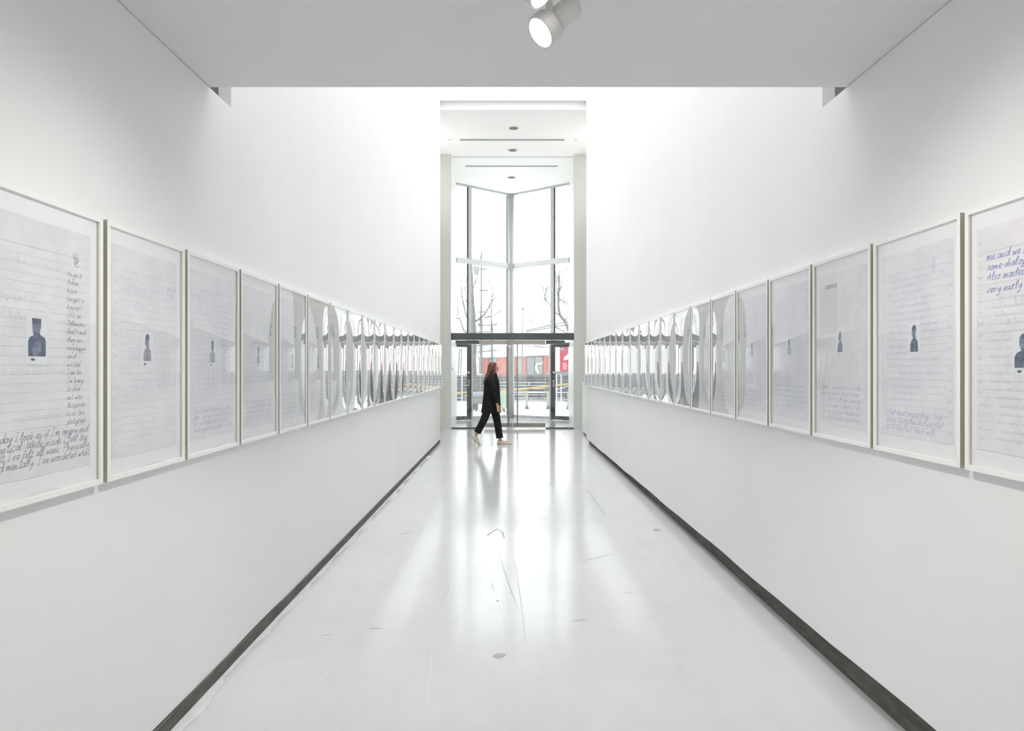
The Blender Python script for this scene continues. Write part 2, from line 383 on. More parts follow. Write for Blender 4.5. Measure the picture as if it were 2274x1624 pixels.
for idx, (a, b, t, side) in enumerate(((A, B, .2255, 'left'), (D, B, .268, 'right'))):
    n_ = idx+1
    L = (b-a).length; hw = .055/L
    w = st(link('window_%d' % n_, along(a, b, 0, 1, ZC-.05, ZC, .06), M_alu))
    tr = link('transom', along(a, b, 0, 1-.0/L, 4.645, 4.80, .10, bevel=.006), M_alu2, w)
    link('mullion', along(a, b, t-hw, t+hw, 2.25, 4.645, .10, bevel=.006), M_alu, w)
    link('mullion', along(a, b, t-hw, t+hw, 4.80, ZC-.05, .10, bevel=.006), M_alu, w)
    link('mullion_gasket', along(a, b, t-hw*1.35, t-hw*1.02, 2.27, 4.63, .03), M_dark, w)
    link('mullion_gasket', along(a, b, t-hw*1.35, t-hw*1.02, 4.82, ZC-.06, .03), M_dark, w)
    link('mullion', along(a, b, t+hw*.95, t+hw*1.9, 0, 2.25, .10, bevel=.006), M_alu, w)
    link('bottom_rail', along(a, b, t+hw*2, 1-.06/L, .02, .10, .07), M_alu, w)
    link('corner_stile', along(a, b, 1-.11/L, 1-.055/L, .02, 4.645, .05), M_alu, w)
    link('corner_stile', along(a, b, 1-.11/L, 1-.055/L, 4.80, ZC-.05, .05), M_alu, w)
    e = .004
    for nm, t0, t1, z0, z1 in (('pane', .01, t-hw-e, 4.80, ZC-.05), ('pane', t+hw+e, 1-.115/L, 4.80, ZC-.05), ('pane', .01, t-hw-e, 2.30, 4.645), ('pane', t+hw*2+e, 1-.115/L, .10, 4.645)):
        link(nm, along(a, b, t0, t1, z0, z1, .012), M_glass, w)
    # the dark narrow door between side wall and mullion
    d = st(link('door_%d' % n_, along(a, b, .012, t+hw*.85, 2.17, 2.25, .06, bevel=.004), M_dark))
    link('stile', along(a, b, t-hw*1.3, t+hw*.85, .02, 2.17, .06, bevel=.004), M_dark, d)
    link('bottom_rail', along(a, b, .012, t-hw*1.3, .02, .13, .06, bevel=.004), mat('grey_door_rail', (.10,.103,.107), .5), d)
    link('door_head', along(a, b, .0, t+hw, 2.25, 2.30, .08), M_beam, d)
    link('pane', along(a, b, .012, t-hw*1.3, .13, 2.17, .012), M_glass, d)
    bm = bmesh.new(); dd = (b-a).normalized(); nn = Vector((-dd.y, dd.x, 0)); sg = -1 if nn.y > 0 else 1
    p0 = a+(b-a)*.03+nn*sg*.075+Vector((0,0,1.04)); p1 = a+(b-a)*(t-hw*1.2)+nn*sg*.075+Vector((0,0,1.04))
    tube(bm, [p0, p1], .014, 8); tube(bm, [p1, p1-nn*sg*.05], .012, 6); tube(bm, [p0, p0-nn*sg*.05], .012, 6)
    tube(bm, [p1+Vector((0,0,-.05)), p1+Vector((0,0,.14)), p1+Vector((0,0,.16))-nn*sg*.05], [.008,.012,.008], 6)
    link('push_bar', bm, mat('steel_bar', (.66,.67,.68), .25, metal=.7), d, True)
    bm = bmesh.new(); q = a+(b-a)*(t-hw*.9)+Vector((0,0,1.42))+nn*sg*.034; tube(bm, [q, q+nn*sg*.006], .032, 14); link('marker_dot', bm, M_frame, d)
# round column at the glass corner
col = empty('corner_column', (B.x+.0, B.y-.07, 0), 'round grey steel column standing where the two glass walls meet', 'column')
bm = bmesh.new(); tube(bm, [(0,0,0),(0,0,ZC-.012)], .085, 24); link('shaft', bm, M_alu, col, True)
bm = bmesh.new(); tube(bm, [(0,0,ZC-.012),(0,0,ZC-.001)], .10, 24); link('top_collar', bm, M_frame, col)
bm = bmesh.new(); tube(bm, [(-.125, .03, .0),(-.125, .03, ZC-.06)], .018, 8); link('side_rod', bm, M_dark, col)

# ------------------------------------------------------------ inner glass screen
YG = 17.42
beam = empty('entrance_beam', (.09, YG, 2.266), 'long dark grey beam across the entrance above the glass doors', 'beam')
link('beam_body', bx(((XA-.085, -.08, 0), (XB-.095, .08, .172)), bevel=.006), M_beam, beam)
link('beam_lip', bx(((XA-.085, -.085, -.014), (XB-.095, -.06, -.001))), M_alu2, beam)
hd = empty('door_header', (.0975, YG, 2.15), 'pale metal header box hanging right under the dark beam over doors', 'door header')
link('header_box', bx(((-.83, -.05, 0), (.83, .05, .10)), bevel=.004), M_bronze, hd)
for x0, x1, side in ((-1.36, -.75, 'left'), (.945, 1.43, 'right')):  # plain dark green boxes either side of the pale header
    k = empty('under_beam_box', ((x0+x1)/2, YG+.02, 2.16), 'low dark green box under the beam, %s of the pale header' % side, 'closer box')
    link('casing', bx(((-(x1-x0)/2, -.04, 0), ((x1-x0)/2, .04, .09)), bevel=.004), mat('box_dark_green', (.16,.20,.18), .4), k)
for n_, x0, x1, hx in ((3, -.735, .088, -.012), (4, .108, .93, .218)):
    d = st(link('door_%d' % n_, bx(((x0, YG-.006, .145), (x1, YG+.006, 2.148))), M_glass))
    link('bottom_rail', bx(((x0 if n_ == 4 else -.63, YG-.025, .035), (x1, YG+.025, .145)), bevel=.004), M_bronze2, d)
    bm = bmesh.new(); tube(bm, [(hx, YG-.09, .07), (hx, YG-.09, 2.2)], .0175, 12); link('pull_handle', bm, M_bronze2, d, True)
    bm = bmesh.new()
    for z in (.11, 2.12): tube(bm, [(hx, YG-.09, z), (hx, YG-.02, z)], .014, 8)
    link('handle_bracket', bm, M_bronze2, d)
    link('door_edge', bx(((x1-.004 if n_ == 4 else x0-.004, YG-.008, .145), (x1+.008 if n_ == 4 else x0+.008, YG+.008, 2.148))), mat('ground_glass_edge', (.80,.86,.84), .3), d)
    bm = bmesh.new(); cx = -.72 if n_ == 3 else .55; tube(bm, [(cx+(.44 if n_ == 3 else 0), YG-.007, 1.40), (cx+(.44 if n_ == 3 else 0), YG-.010, 1.40)], .028, 14); link('marker_dot', bm, M_frame, d)
for n_, x0, x1 in ((3, XA+.01, -.745), (4, .94, XB-.01)):
    st(link('window_%d' % n_, bx(((x0, YG-.006, .036), (x1, YG+.006, 2.26))), M_glass))
# camera on a curved arm, plates on the jamb
v = empty('security_camera', P(1003, 695, 18.4), 'small dome camera hanging from a curved arm on left entrance jamb', 'camera')
bm = bmesh.new(); q = lambda px, py: P(px, py, 18.4)-P(1003, 695, 18.4)
tube(bm, [q(1001,695.5), q(1004,693), q(1008,690.5), q(1013,690.5), q(1016,694), q(1016.5,700)], .016, 8); link('curved_arm', bm, M_alu2, v, True)
bm = bmesh.new(); tube(bm, [q(1016.5,699), q(1016.5,700), q(1016.5,704), q(1016.5,707)], [.035,.052,.055,.03], 14); link('housing', bm, M_alu2, v, True)
bm = bmesh.new(); tube(bm, [q(1016.5,706.5), q(1016.5,708), q(1016.5,709)], [.032,.026,.008], 12); link('lens_dome', bm, mat('smoked_dome', (.12,.12,.12), .2), v, True)
bm = bmesh.new(); box(bm, (q(1001,695).x-.02, -.04, -.05), (q(1001,695).x, .04, .05)); link('wall_plate', bm, M_alu2, v)
for py, lab in ((820, 'small grey control plate on the left jamb beside glass screen, upper one'), (875, 'small grey control plate on the left jamb, lower one')):
    s = empty('control_plate', (-1.54, 18.6 if py == 820 else 18.2, CAMZ-(py-820)/F*18.4), lab, 'plate', 'plates on the jamb')
    link('cover', bx(((0, -.05, -.05), (.012, .05, .05)), bevel=.003), M_alu, s); link('button', bx(((.012, -.015, -.015), (.018, .015, .015))), M_dark, s)
# signs seen in the reflections: green signs high on the entrance wall
M_green = mat('sign_green', (.04,.25,.17), .4)
for x, side in ((2.45, 'right'), (-2.35, 'left')):
    s = empty('exit_sign', (x, YW, 2.55), 'small square green sign with white figure on entrance wall, %s side' % side, 'sign', 'green signs on the entrance wall')
    link('sign_plate', bx(((-.14, -.02, -.16), (.14, 0, .16)), bevel=.004), M_green, s)
    bm = bmesh.new()
    tube(bm, [(.02, -.0215, .085), (.02, -.023, .085)], .026, 12)
    for q0, q1 in (((.0,.055), (-.02,-.02)), ((-.02,-.02), (.03,-.06)), ((.03,-.06), (.02,-.12)), ((-.02,-.02), (-.06,-.08)), ((0,.05), (.05,.02)), ((0,.05), (-.05,.03))):
        tube(bm, [(q0[0], -.022, q0[1]), (q1[0], -.022, q1[1])], .011, 6)
    link('white_figure', bm, M_frame, s)

# ------------------------------------------------------------ handwriting: a single-stroke script
G = {
'a':(10,'8,8 4,10 0,5 3,0 8,5 8,10 8,3 11,1'),'b':(10,'0,20 0,0 5,0 8,5 5,9 0,6'),'c':(9,'8,8 4,10 0,5 3,0 8,2'),'d':(10,'8,8 4,10 0,5 3,0 8,5 10,21 9,3 11,1'),
'e':(8,'0,4 7,6 6,10 2,9 0,4 3,0 9,2'),'f':(7,'9,17 6,20 3,14 1,-8;0,10 7,10'),'g':(10,'8,8 4,10 0,5 3,0 8,6 8,10 7,-6 3,-9 -1,-6 8,1'),'h':(9,'1,20 0,0 1,6 4,10 7,7 7,0 9,1'),
'i':(4,'0,8 1,10 1,1 4,1;2,14 2,15'),'j':(5,'3,10 3,-7 0,-9;3,14 3,15'),'k':(9,'2,20 0,0;8,10 1,4 8,0'),'l':(5,'0,4 4,16 3,20 1,17 1,2 4,1'),
'm':(13,'0,10 0,0 1,7 3,10 5,7 5,0 6,7 8,10 10,7 10,1 12,0'),'n':(10,'0,10 0,0 1,6 4,10 7,7 7,1 9,0'),'o':(9,'4,10 0,5 4,0 8,5 4,10 9,9'),'p':(10,'1,10 -1,-9 1,7 5,10 8,5 4,0 0,3'),
'q':(10,'8,8 4,10 0,5 3,0 8,6 8,10 7,-9 10,-6'),'r':(8,'0,9 2,10 1,0 2,6 5,10 7,9'),'s':(7,'7,10 3,10 2,7 6,4 4,0 0,1'),'t':(7,'4,19 2,2 5,0 8,2;-1,12 8,14'),
'u':(10,'0,10 0,3 3,0 7,4 7,10 7,1 10,0'),'v':(9,'0,10 3,0 6,9 9,10'),'w':(12,'0,10 2,0 5,8 8,0 10,9 12,10'),'x':(8,'0,10 7,0;8,10 0,0'),'y':(9,'0,10 1,4 5,3 8,10 7,-4 2,-9 -1,-6'),
'z':(8,'0,10 7,10 1,1 6,0 5,-7 1,-9'),'A':(12,'0,0 6,20 10,0;0,8 11,9'),'D':(13,'1,20 0,0;-2,19 8,18 12,9 7,0 -1,0'),'I':(8,'0,20 8,20;4,20 3,0;-1,0 7,0'),'P':(12,'2,20 0,0;-1,18 8,20 11,15 7,10 1,9'),
'S':(11,'10,17 6,20 2,16 9,7 5,0 0,3'),'T':(11,'-1,20 11,20;5,20 4,0'),'W':(17,'0,20 3,0 8,16 12,0 16,20'),'M':(15,'0,0 3,20 7,5 12,20 13,0'),'Q':(14,'7,20 1,12 4,1 11,4 12,15 7,20;7,6 14,-2'),
'N':(13,'0,0 2,20 10,0 12,20'),'C':(12,'11,17 6,20 1,10 5,0 11,3'),'J':(9,'0,20 8,20;5,20 4,2 0,1'),
'0':(9,'4,18 0,9 4,0 8,9 4,18'),'2':(9,'0,14 4,18 8,13 1,1 9,0'),'3':(9,'0,16 5,18 6,12 2,10 8,5 4,0 0,2'),'5':(9,'8,18 2,18 1,11 7,9 6,1 0,1'),'8':(9,'7,15 3,18 1,13 7,6 4,0 0,4 7,13 7,16'),'9':(9,'8,14 4,18 0,13 4,9 8,14 6,0'),'7':(9,'0,18 8,18 2,0'),'4':(9,'2,18 0,8 9,8;7,18 6,0'),'1':(5,'0,14 3,18 2,0'),
"'":(4,'2,21 1,17'),'!':(5,'3,20 1,6;1,1 1,0'),'.':(4,'1,1 2,0'),',':(4,'2,1 0,-4'),';':(5,'2,9 2,8;2,1 0,-4'),'?':(9,'0,16 4,19 7,15 3,9 3,5;3,1 3,0'),'(':(5,'4,20 0,9 4,-2'),')':(5,'0,20 4,9 0,-2'),'&':(11,'10,1 2,14 5,18 7,14 1,5 4,0 9,8'),
}
GL = {k: (w, [[tuple(map(float, p.split(','))) for p in s.split()] for s in d.split(';')]) for k, (w, d) in G.items()}
def smooth(pts, n=3):
    if len(pts) < 3: return pts
    out = []
    for i in range(len(pts)-1):
        p0 = pts[max(i-1,0)]; p1 = pts[i]; p2 = pts[i+1]; p3 = pts[min(i+2,len(pts)-1)]
        for k in range(n):
            t = k/n; a = []
            for j in (0,1):
                a.append(.5*((2*p1[j])+(-p0[j]+p2[j])*t+(2*p0[j]-5*p1[j]+4*p2[j]-p3[j])*t*t+(-p0[j]+3*p1[j]-3*p2[j]+p3[j])*t*t*t))
            out.append(tuple(a))
    out.append(pts[-1]); return out
def stroke(bm, pts, w, y):
    v = []
    for i, p in enumerate(pts):
        q0 = pts[max(i-1,0)]; q1 = pts[min(i+1,len(pts)-1)]
        dx, dz = q1[0]-q0[0], q1[1]-q0[1]; l = math.hypot(dx, dz) or 1
        s = w/2*(.6 if i in (0, len(pts)-1) else random.uniform(.8, 1.15))
        v.append((bm.verts.new((p[0]-dz/l*s, y, p[1]+dx/l*s)), bm.verts.new((p[0]+dz/l*s, y, p[1]-dx/l*s))))
    for a, b in zip(v, v[1:]): bm.faces.new((a[0], b[0], b[1], a[1]))
def write(bm, text, x, z, xh, width=None, lw=.0011, y=-.0145, slant=.32, mirror=False, n=3, wander=.0):
    u = xh/10; adv = sum((GL.get(c, (7,0))[0]+2.2 if c != ' ' else 8) for c in text)
    sx = (width/adv) if width else u
    cx = 0.0
    for c in text:
        if c == ' ': cx += 8; continue
        g = GL.get(c) or GL.get(c.lower())
        if not g: cx += 6; continue
        jz = random.uniform(-.7, .7)+wander*math.sin(cx*.05)*8; jx = random.uniform(-.4, .4); js = random.uniform(.9, 1.12)
        for s in g[1]:
            pts = [((cx+jx+px*js)*sx+(pz+jz)*u*slant, (pz*js+jz)*u) for px, pz in s]
            pts = smooth(pts, n)
            if mirror: pts = [(-a, b) for a, b in pts]
            stroke(bm, [(x+a, z+b) for a, b in pts], lw, y)
        cx += g[0]+2.2
    return cx*sx
WORDS = 'the of and was I felt when day over went home again with them this after night read letter about time quiet morning rain walked street under these people look back found some very little more than ever before'.split()
def filler(n):
    s = ''
    while len(s) < n: s += random.choice(WORDS)+' '
    return s.strip()

# ------------------------------------------------------------ framed sheets
PITCH = .5936; FW = PITCH-.024; MW = .018; FD = .035
HL, HR = .914, .895
def moulding_mesh(H):
    bm = bmesh.new(); h = FW/2
    o = [(-h,0),(h,0),(h,H),(-h,H)]; i = [(-h+MW,MW),(h-MW,MW),(h-MW,H-MW),(-h+MW,H-MW)]
    V = {}
    for nm, pts, y in (('of',o,-FD),('ob',o,0),('if',i,-FD),('im',i,-.0295),('ib',i,-.008)):
        V[nm] = [bm.verts.new((p[0], y, p[1])) for p in pts]
    for k in range(4):
        j = (k+1)%4
        f1 = bm.faces.new((V['of'][k], V['of'][j], V['if'][j], V['if'][k]))
        f2 = bm.faces.new((V['ob'][k], V['ob'][j], V['of'][j], V['of'][k]))
        bm.faces.new((V['if'][k], V['if'][j], V['im'][j], V['im'][k]))
        f3 = bm.faces.new((V['im'][k], V['im'][j], V['ib'][j], V['ib'][k]))
        if k in (1, 3): f2.material_index = 1; f3.material_index = 1  # left and right sides and deep inner faces take the beige
    bm.faces.new((V['ob'][0], V['ob'][3], V['ob'][2], V['ob'][1]))
    bm.faces.new([V['ib'][k] for k in range(4)])
    bmesh.ops.recalc_face_normals(bm, faces=bm.faces)
    me = bpy.data.meshes.new('frame'); bm.to_mesh(me); bm.free(); me.materials.append(M_frame); me.materials.append(M_frameside); return me
def plate_mesh(name, x0, x1, z0, z1, y0, y1, m):
    bm = bx(((x0, y0, z0), (x1, y1, z1))); me = bpy.data.meshes.new(name); bm.to_mesh(me); bm.free(); me.materials.append(m); return me
BULGE = .0075
def glazing_mesh(H, sk):
    """acrylic sheet, held at its edges and bowed out a little in the middle"""
    bm = bmesh.new(); nx, nz = 28, 36; w = FW/2-MW; h = H/2-MW; g = []
    for j in range(nz+1):
        row = []
        for i in range(nx+1):
            a = -1+2*i/nx; b = -1+2*j/nz
            d = BULGE*(1-a*a)*(1-b**4*.2-b*b*.8)*(1+sk*a*.25)
            row.append(bm.verts.new((a*w, -.0300-d, H/2+b*h)))
        g.append(row)
    for j in range(nz):
        for i in range(nx): bm.faces.new((g[j][i], g[j][i+1], g[j+1][i+1], g[j+1][i]))
    me = bpy.data.meshes.new('glazing'); bm.to_mesh(me); bm.free(); me.materials.append(M_acry)
    for p in me.polygons: p.use_smooth = True
    return me
SW, SM = .235, .075
def sheet_mesh(H):
    """paper sheet with a rounded upper corner and a slightly lifted upper edge"""
    bm = bmesh.new(); x0, x1, z0, z1 = -SW, SW, SM, H-SM
    pts = [(x0, z0)]+[(x0+(x1-x0)*k/6, z0+.002*math.sin(k*2.)) for k in range(1, 6)]+[(x1, z0), (x1, z1-.012), (x1-.004, z1-.003), (x1-.012, z1)]+[(x1-(x1-x0)*k/6, z1+.0015*math.sin(k*1.7)) for k in range(1, 6)]+[(x0, z1)]
    prism(bm, pts, -.0142, -.0122)
    me = bpy.data.meshes.new('paper_sheet'); bm.to_mesh(me); bm.free(); return me
def rules_mesh(H, seed, m):
    rnd = random.Random(seed); bm = bmesh.new(); z = H-SM-.085; first = True
    while z > SM+.02:
        x = -SW+.045 if seed % 2 else -SW+.004
        while x < SW-.02:
            l = rnd.uniform(.08, .45); e = min(x+l, SW-.012)
            dz = rnd.uniform(-.0006, .0006)
            stroke(bm, [(x, z+dz), ((x+e)/2, z-dz), (e, z+dz)], .0016 if first else .0010, -.0144)
            x = e+rnd.uniform(.002, .02)
        z -= .0268; first = False
    me = bpy.data.meshes.new('ruled_lines'); bm.to_mesh(me); bm.free(); me.materials.append(m); return me
def holes_mesh(H, side):
    """torn spiral-binding holes down one edge: little curls of paper"""
    rnd = random.Random(5); bm = bmesh.new(); z = H-SM-.045
    while z > SM+.02:
        x = side*(SW-.018)
        pts = [(x-.011*math.cos(a)*1., z-.010*math.sin(a)) for a in [k*PI/6+rnd.uniform(-.1, .1) for k in range(7)]]
        if rnd.random() < .4: pts = [(x-.018, z+.008)]+pts[2:]
        stroke(bm, pts[1:6] if rnd.random() < .6 else pts, .0016, -.0146)  # even grey strokes trace each torn hole
        z -= .0385
    me = bpy.data.meshes.new('binding_holes'); bm.to_mesh(me); bm.free(); me.materials.append(mat('binding_hole_grey', (.40,.42,.45), .8)); return me
ME = {}
for k, H in (('L', HL), ('R', HR)):
    ME[k] = dict(frame=moulding_mesh(H), mat=plate_mesh('mat_board', -FW/2+MW, FW/2-MW, MW, H-MW, -.0122, -.0085, M_mat),
                 glaz=[glazing_mesh(H, s) for s in (-.6, 0, .5, 1)], sheet=sheet_mesh(H), rules=[rules_mesh(H, s, M_rule) for s in (0, 1)], rules2=rules_mesh(H, 3, M_rule2),
                 holes_l=holes_mesh(H, -1), holes_r=holes_mesh(H, 1))
def inst(name, me, parent, m=None):
    o = bpy.data.objects.new(name, me); C.objects.link(o); o.parent = parent
    if m:
        if not me.materials: me.materials.append(m)
        o.material_slots[0].link = 'OBJECT'; o.material_slots[0].material = m
    return o
BUST = {
 'cap': dict(t=[(-.031,0),(-.032,.050),(-.027,.066),(-.010,.076),(-.009,.084),(.010,.084),(.012,.076),(.028,.068),(.032,.052),(.032,0)],
             h=[(-.013,.076),(-.016,.092),(-.017,.120),(-.018,.134),(.015,.134),(.014,.105),(.010,.086),(.004,.078)]),
 'round': dict(t=[(-.031,0),(-.031,.034),(-.024,.046),(-.008,.054),(-.006,.062),(.009,.062),(.011,.053),(.026,.044),(.031,.030),(.031,0)],
             h=[(-.010,.056),(-.015,.072),(-.015,.092),(-.008,.104),(.002,.107),(.012,.102),(.016,.088),(.015,.070),(.008,.056)]),
 'profile': dict(t=[(-.026,0),(-.024,.030),(-.016,.046),(-.006,.052),(-.004,.060),(.010,.060),(.014,.050),(.024,.040),(.027,0)],
             h=[(-.010,.058),(-.013,.066),(-.016,.072),(-.013,.080),(-.013,.092),(-.006,.104),(.004,.106),(.013,.100),(.014,.086),(.009,.070),(.010,.056)]),
}
def photo(parent, x, z, style, scale=1, tone=M_pd, caption=True, sz=None):
    sz = sz or scale; b = BUST[style]; lo = -.030 if caption else -.006; hi = .142 if style == 'cap' else .114
    bm = bx(((x-.039*scale, -.0148, z+lo*sz), (x+.039*scale, -.0143, z+hi*sz))); c = link('photo_card', bm, M_card, parent)
    def poly(pts, m, nm, y):
        bm = bmesh.new(); vs = [bm.verts.new((x+p[0]*scale, y, z+p[1]*sz)) for p in pts]; f = bm.faces.new(vs)
        if f.normal.y > 0: bmesh.ops.reverse_faces(bm, faces=[f])
        return link(nm, bm, m, c)
    poly(b['t'], tone, 'portrait_torso', -.0150)
    poly(b['h'], tone if style == 'cap' else M_pm, 'portrait_head', -.0151)
    hz = [p for p in b['h']]; top = max(p[1] for p in hz); 
    up = [p for p in hz if p[1] > top-.030]
    if len(up) > 2 and tone in (M_pd, M_pp): poly(up, M_pd, 'portrait_hair', -.0152)
    if style == 'cap': poly([(-.015,.088),(-.014,.112),(.012,.112),(.011,.092),(.002,.082),(-.006,.082)], M_pm, 'portrait_face', -.0153); poly([(-.012,.0),(-.020,.02),(-.008,.048),(.010,.058),(.016,.035),(.012,.012),(.002,.004)], M_pm, 'portrait_hands', -.0153)
    else:
        poly([(-.002,.0),(.0,.02),(.004,.05),(.007,.05),(.006,.02),(.006,.0)], M_pm, 'portrait_collar', -.0153)
    if caption:
        poly([(-.022,-.013),(-.020,-.0155),(-.010,-.0155),(-.008,-.013),(-.008,-.010),(-.010,-.0075),(-.020,-.0075),(-.022,-.010)], M_pd, 'caption_mark', -.0151)
        bm = bmesh.new()
        for r in range(2): stroke(bm, [(x-.030*scale, z+(-.020-.005*r)*scale), (x+(.0+.02*r)*scale, z+(-.020-.005*r)*scale)], .0009, -.0151)
        link('caption_lines', bm, M_rule, c)
    return c
def sheet_text(name, parent, m, rows, lw=.0011, **kw):
    bm = bmesh.new()
    for r in rows: write(bm, r[0], r[1], r[2], r[3], r[4] if len(r) > 4 else None, lw=lw, **kw)
    return link(name, bm, m, parent)
def ghost(parent, H, m, seed, z0=.72, z1=.1, dens=.9):
    rnd = random.Random(seed); bm = bmesh.new(); z = z0
    while z > z1:
        if rnd.random() < dens:
            x = rnd.uniform(-.02, .17); write(bm, filler(int((x+.17)*75)+2), x, z, .010, None, lw=.0010, y=-.01435, mirror=True, n=2)
        z -= .0268
    return stuff(link('bleed_through_writing', bm, m, parent))

LAB_L = ['nearest framed page on left wall, black handwriting in a column and paragraph',
 'nearly empty framed lined page, two short lines top right, second on left wall',
 'framed page with four lines of dark script at its foot, third on left wall',
 'framed page with a faint column and foot paragraph, fourth from near end of left wall',
 'framed sheet, glazing half page and half grey reflection, fifth from near end of left wall',
 'framed sheet reflecting grey wall and green sign, sixth from near end of left wall',
 'framed sheet, narrow, seventh from near end of left wall']
LAB_R = ['framed lined page of bold blue handwriting cut by the picture edge, nearest on right wall',
 'framed page with stacked date and three blue lines at foot, second on right wall',
 'framed page with pale pink rectangle top left, third on right wall',
 'framed page, small portrait, five faint blue lines, fourth on right wall',
 'framed page with faint blue lines low down, fifth from near end of right wall',
 'framed sheet, grey reflection left and page right, sixth from near end of right wall',
 'framed sheet, grey glazing with a green sign reflected, seventh from near end of right wall']
ORD = ['first','second','third','fourth','fifth','sixth','seventh','eighth','ninth','tenth','eleventh','twelfth','thirteenth','fourteenth','fifteenth','sixteenth','seventeenth','eighteenth','nineteenth','twentieth','twenty-first']
def common(t, K, i, sheet, rules='a', holes=None):
    q = ME[K]
    inst('frame', q['frame'], t); inst('mat_board', q['mat'], t)
    inst('paper_sheet', q['sheet'], t, sheet)
    if rules == 'a': inst('ruled_lines', q['rules'][i % 2], t)
    elif rules: inst('ruled_lines', q['rules2'], t)
    if holes: stuff(inst('binding_holes', q['holes_l' if holes == 'l' else 'holes_r'], t))
    inst('glazing', q['glaz'][(i*7+(K == 'R')) % 4], t)
far_text = {}
for K, x, rz, H, Y0, zb, LAB, side in (('L', XL, PI/2, HL, 2.36, 1.126, LAB_L, 'left'), ('R', XR, -PI/2, HR, 2.377, 1.173, LAB_R, 'right')):
    for i in range(21):
        yc = Y0+(i-1)*PITCH+PITCH/2
        if i < len(LAB): lab = LAB[i]
        elif i == 20: lab = 'last framed sheet at the lobby end of %s wall' % side
        else: lab = 'framed sheet behind mirror-bright glazing, %s from the near end of %s wall' % (ORD[i], side)
        t = empty('framed_sheet', (x, yc, zb), lab, 'framed sheet', 'framed sheets along the %s wall' % side, rz)
        if K == 'L' and i == 0:
            common(t, K, i, M_sheets[0])
            col_ = ['Anya &','Adam','have','bought a','house!!',"It's on",'Delaware','Ave(?) and','they are','very happy','and','excited.','I am too.',"I'm trying",'to find','out who','this person','is in the','photograph']
            wd = [.076,.062,.052,.085,.078,.074,.090,.094,.082,.094,.045,.070,.080,.086,.066,.076,.094,.090,.096]
            sheet_text('handwritten_column', t, M_ink, [(s, .112, .690-.0262*k, .0092, w_) for k, (s, w_) in enumerate(zip(col_, wd))], .0012)
            sheet_text('date_figures', t, M_ink, [('03', .138, .752, .010, .03), ('98', .142, .738, .010, .03), ('95', .144, .724, .010, .028)], .0013)
            sheet_text('handwritten_paragraph', t, M_ink, [("Today I look as if I'm angry and", -.205, .186, .0125, .425), ('skeptical. While inside I feel the', -.205, .160, .0125, .42), ("best I've felt all week; Physically", -.21, .134, .0125, .435), ("and mentally. I've wondered what", -.21, .108, .0125, .44)], .0016)
            photo(t, -.026, .432, 'cap', 1.2, sz=.84)
            ghost(t, H, M_ghost, 3, .70, .22, .35)
            bm = bmesh.new(); stroke(bm, [(-.02, .60), (.03, .578), (.05, .565)], .001, -.0146); link('pencil_stroke', bm, M_rule, t)
        elif K == 'L' and i == 1:
            common(t, K, i, M_sheets[1], holes='l')
            sheet_text('handwritten_note', t, M_ink_g, [('What can', .150, .716, .0095, .078), ('I say?', .150, .690, .0095, .062)], .0011)
            photo(t, .0, .425, 'profile', 1.1, M_pp, sz=1.0); ghost(t, H, M_ghost, 4, .68, .2, .3)
        elif K == 'L' and i == 2:
            common(t, K, i, M_sheets[1])
            sheet_text('handwritten_paragraph', t, M_ink_g, [('I am Desperate human race, person', -.205, .196, .0115, .40), ('when I came up for cotton there are', -.205, .168, .0115, .405), ('four policemen watching her. I', -.205, .140, .0115, .40), ('smile my piece of paper I wish', -.205, .112, .0115, .405)], .0014)
            sheet_text('handwritten_column', t, M_ink_g, [(s, .10, .70-.0285*k, .0085, .06) for k, s in enumerate(['have to','read the','little','note on','it when','the day','is over','and they','go home','again','with','some','more','paper','and','ink'])], .0008)
            photo(t, -.01, .425, 'round', 1.0, M_pl)
        elif K == 'L' and i == 3:
            common(t, K, i, M_sheets[0])
            sheet_text('handwritten_paragraph', t, M_ink_g, [('Advised her at about six I', -.20, .206, .0115, .37), ('I saw him as a brother once', -.20, .178, .0115, .375), ('and it wouldnt matter when', -.20, .150, .0115, .38), ('we had a good time then', -.20, .122, .0115, .38)], .0014)
            sheet_text('handwritten_column', t, M_ink_g, [(s, .13, .66-.0285*k, .0085, .05) for k, s in enumerate(['Then','at the','shop','when','he','said','it was','over','night','with','them'])], .0008)
            photo(t, -.01, .425, 'round', .9, M_pl)
        elif K == 'R' and i == 0:
            common(t, K, i, M_sheets[2], holes='l')
            sheet_text('handwritten_paragraph', t, M_ink_b, [('me and we had', -.186, .708, .0130, .215), ('some dialogue over it.', -.186, .674, .0130, .33), ('Also mailed the letter', -.186, .640, .0130, .33), ('very early in the day', -.186, .600, .0130, .32)], .0022)
            photo(t, -.022, .351, 'round', 1.25, sz=1.0); ghost(t, H, M_ghost_b, 11, .57, .10, 1)
        elif K == 'R' and i == 1:
            common(t, K, i, M_sheets[1], holes='r')
            sheet_text('date_figures', t, M_ink_b2, [('03', .112, .750, .009, .022), ('02', .112, .731, .009, .022), ('05', .112, .712, .009, .022)], .0012)
            sheet_text('handwritten_paragraph', t, M_ink_b2, [('I feel about as puzzling I look', -.200, .158, .0120, .375), ('today, Quite low and puzzled', -.200, .128, .0120, .375), ('as to the Next touch with.', -.200, .098, .0120, .34)], .0014)
            photo(t, 0, .415, 'profile', 1.0, M_pd, False); ghost(t, H, M_ghost_b, 12, .70, .2, 1)
        elif K == 'R' and i == 2:
            common(t, K, i, M_sheets[2], rules='b')
            link('pink_rectangle', bx(((-.21, -.0146, .52), (-.03, -.0142, .76))), M_pink, t)
            link('dark_label_strip', bx(((-.16, -.0150, .745), (-.04, -.0146, .765))), mat('dusky_pink_strip', (.42,.34,.38), .7, var=.3, scale=90), t)
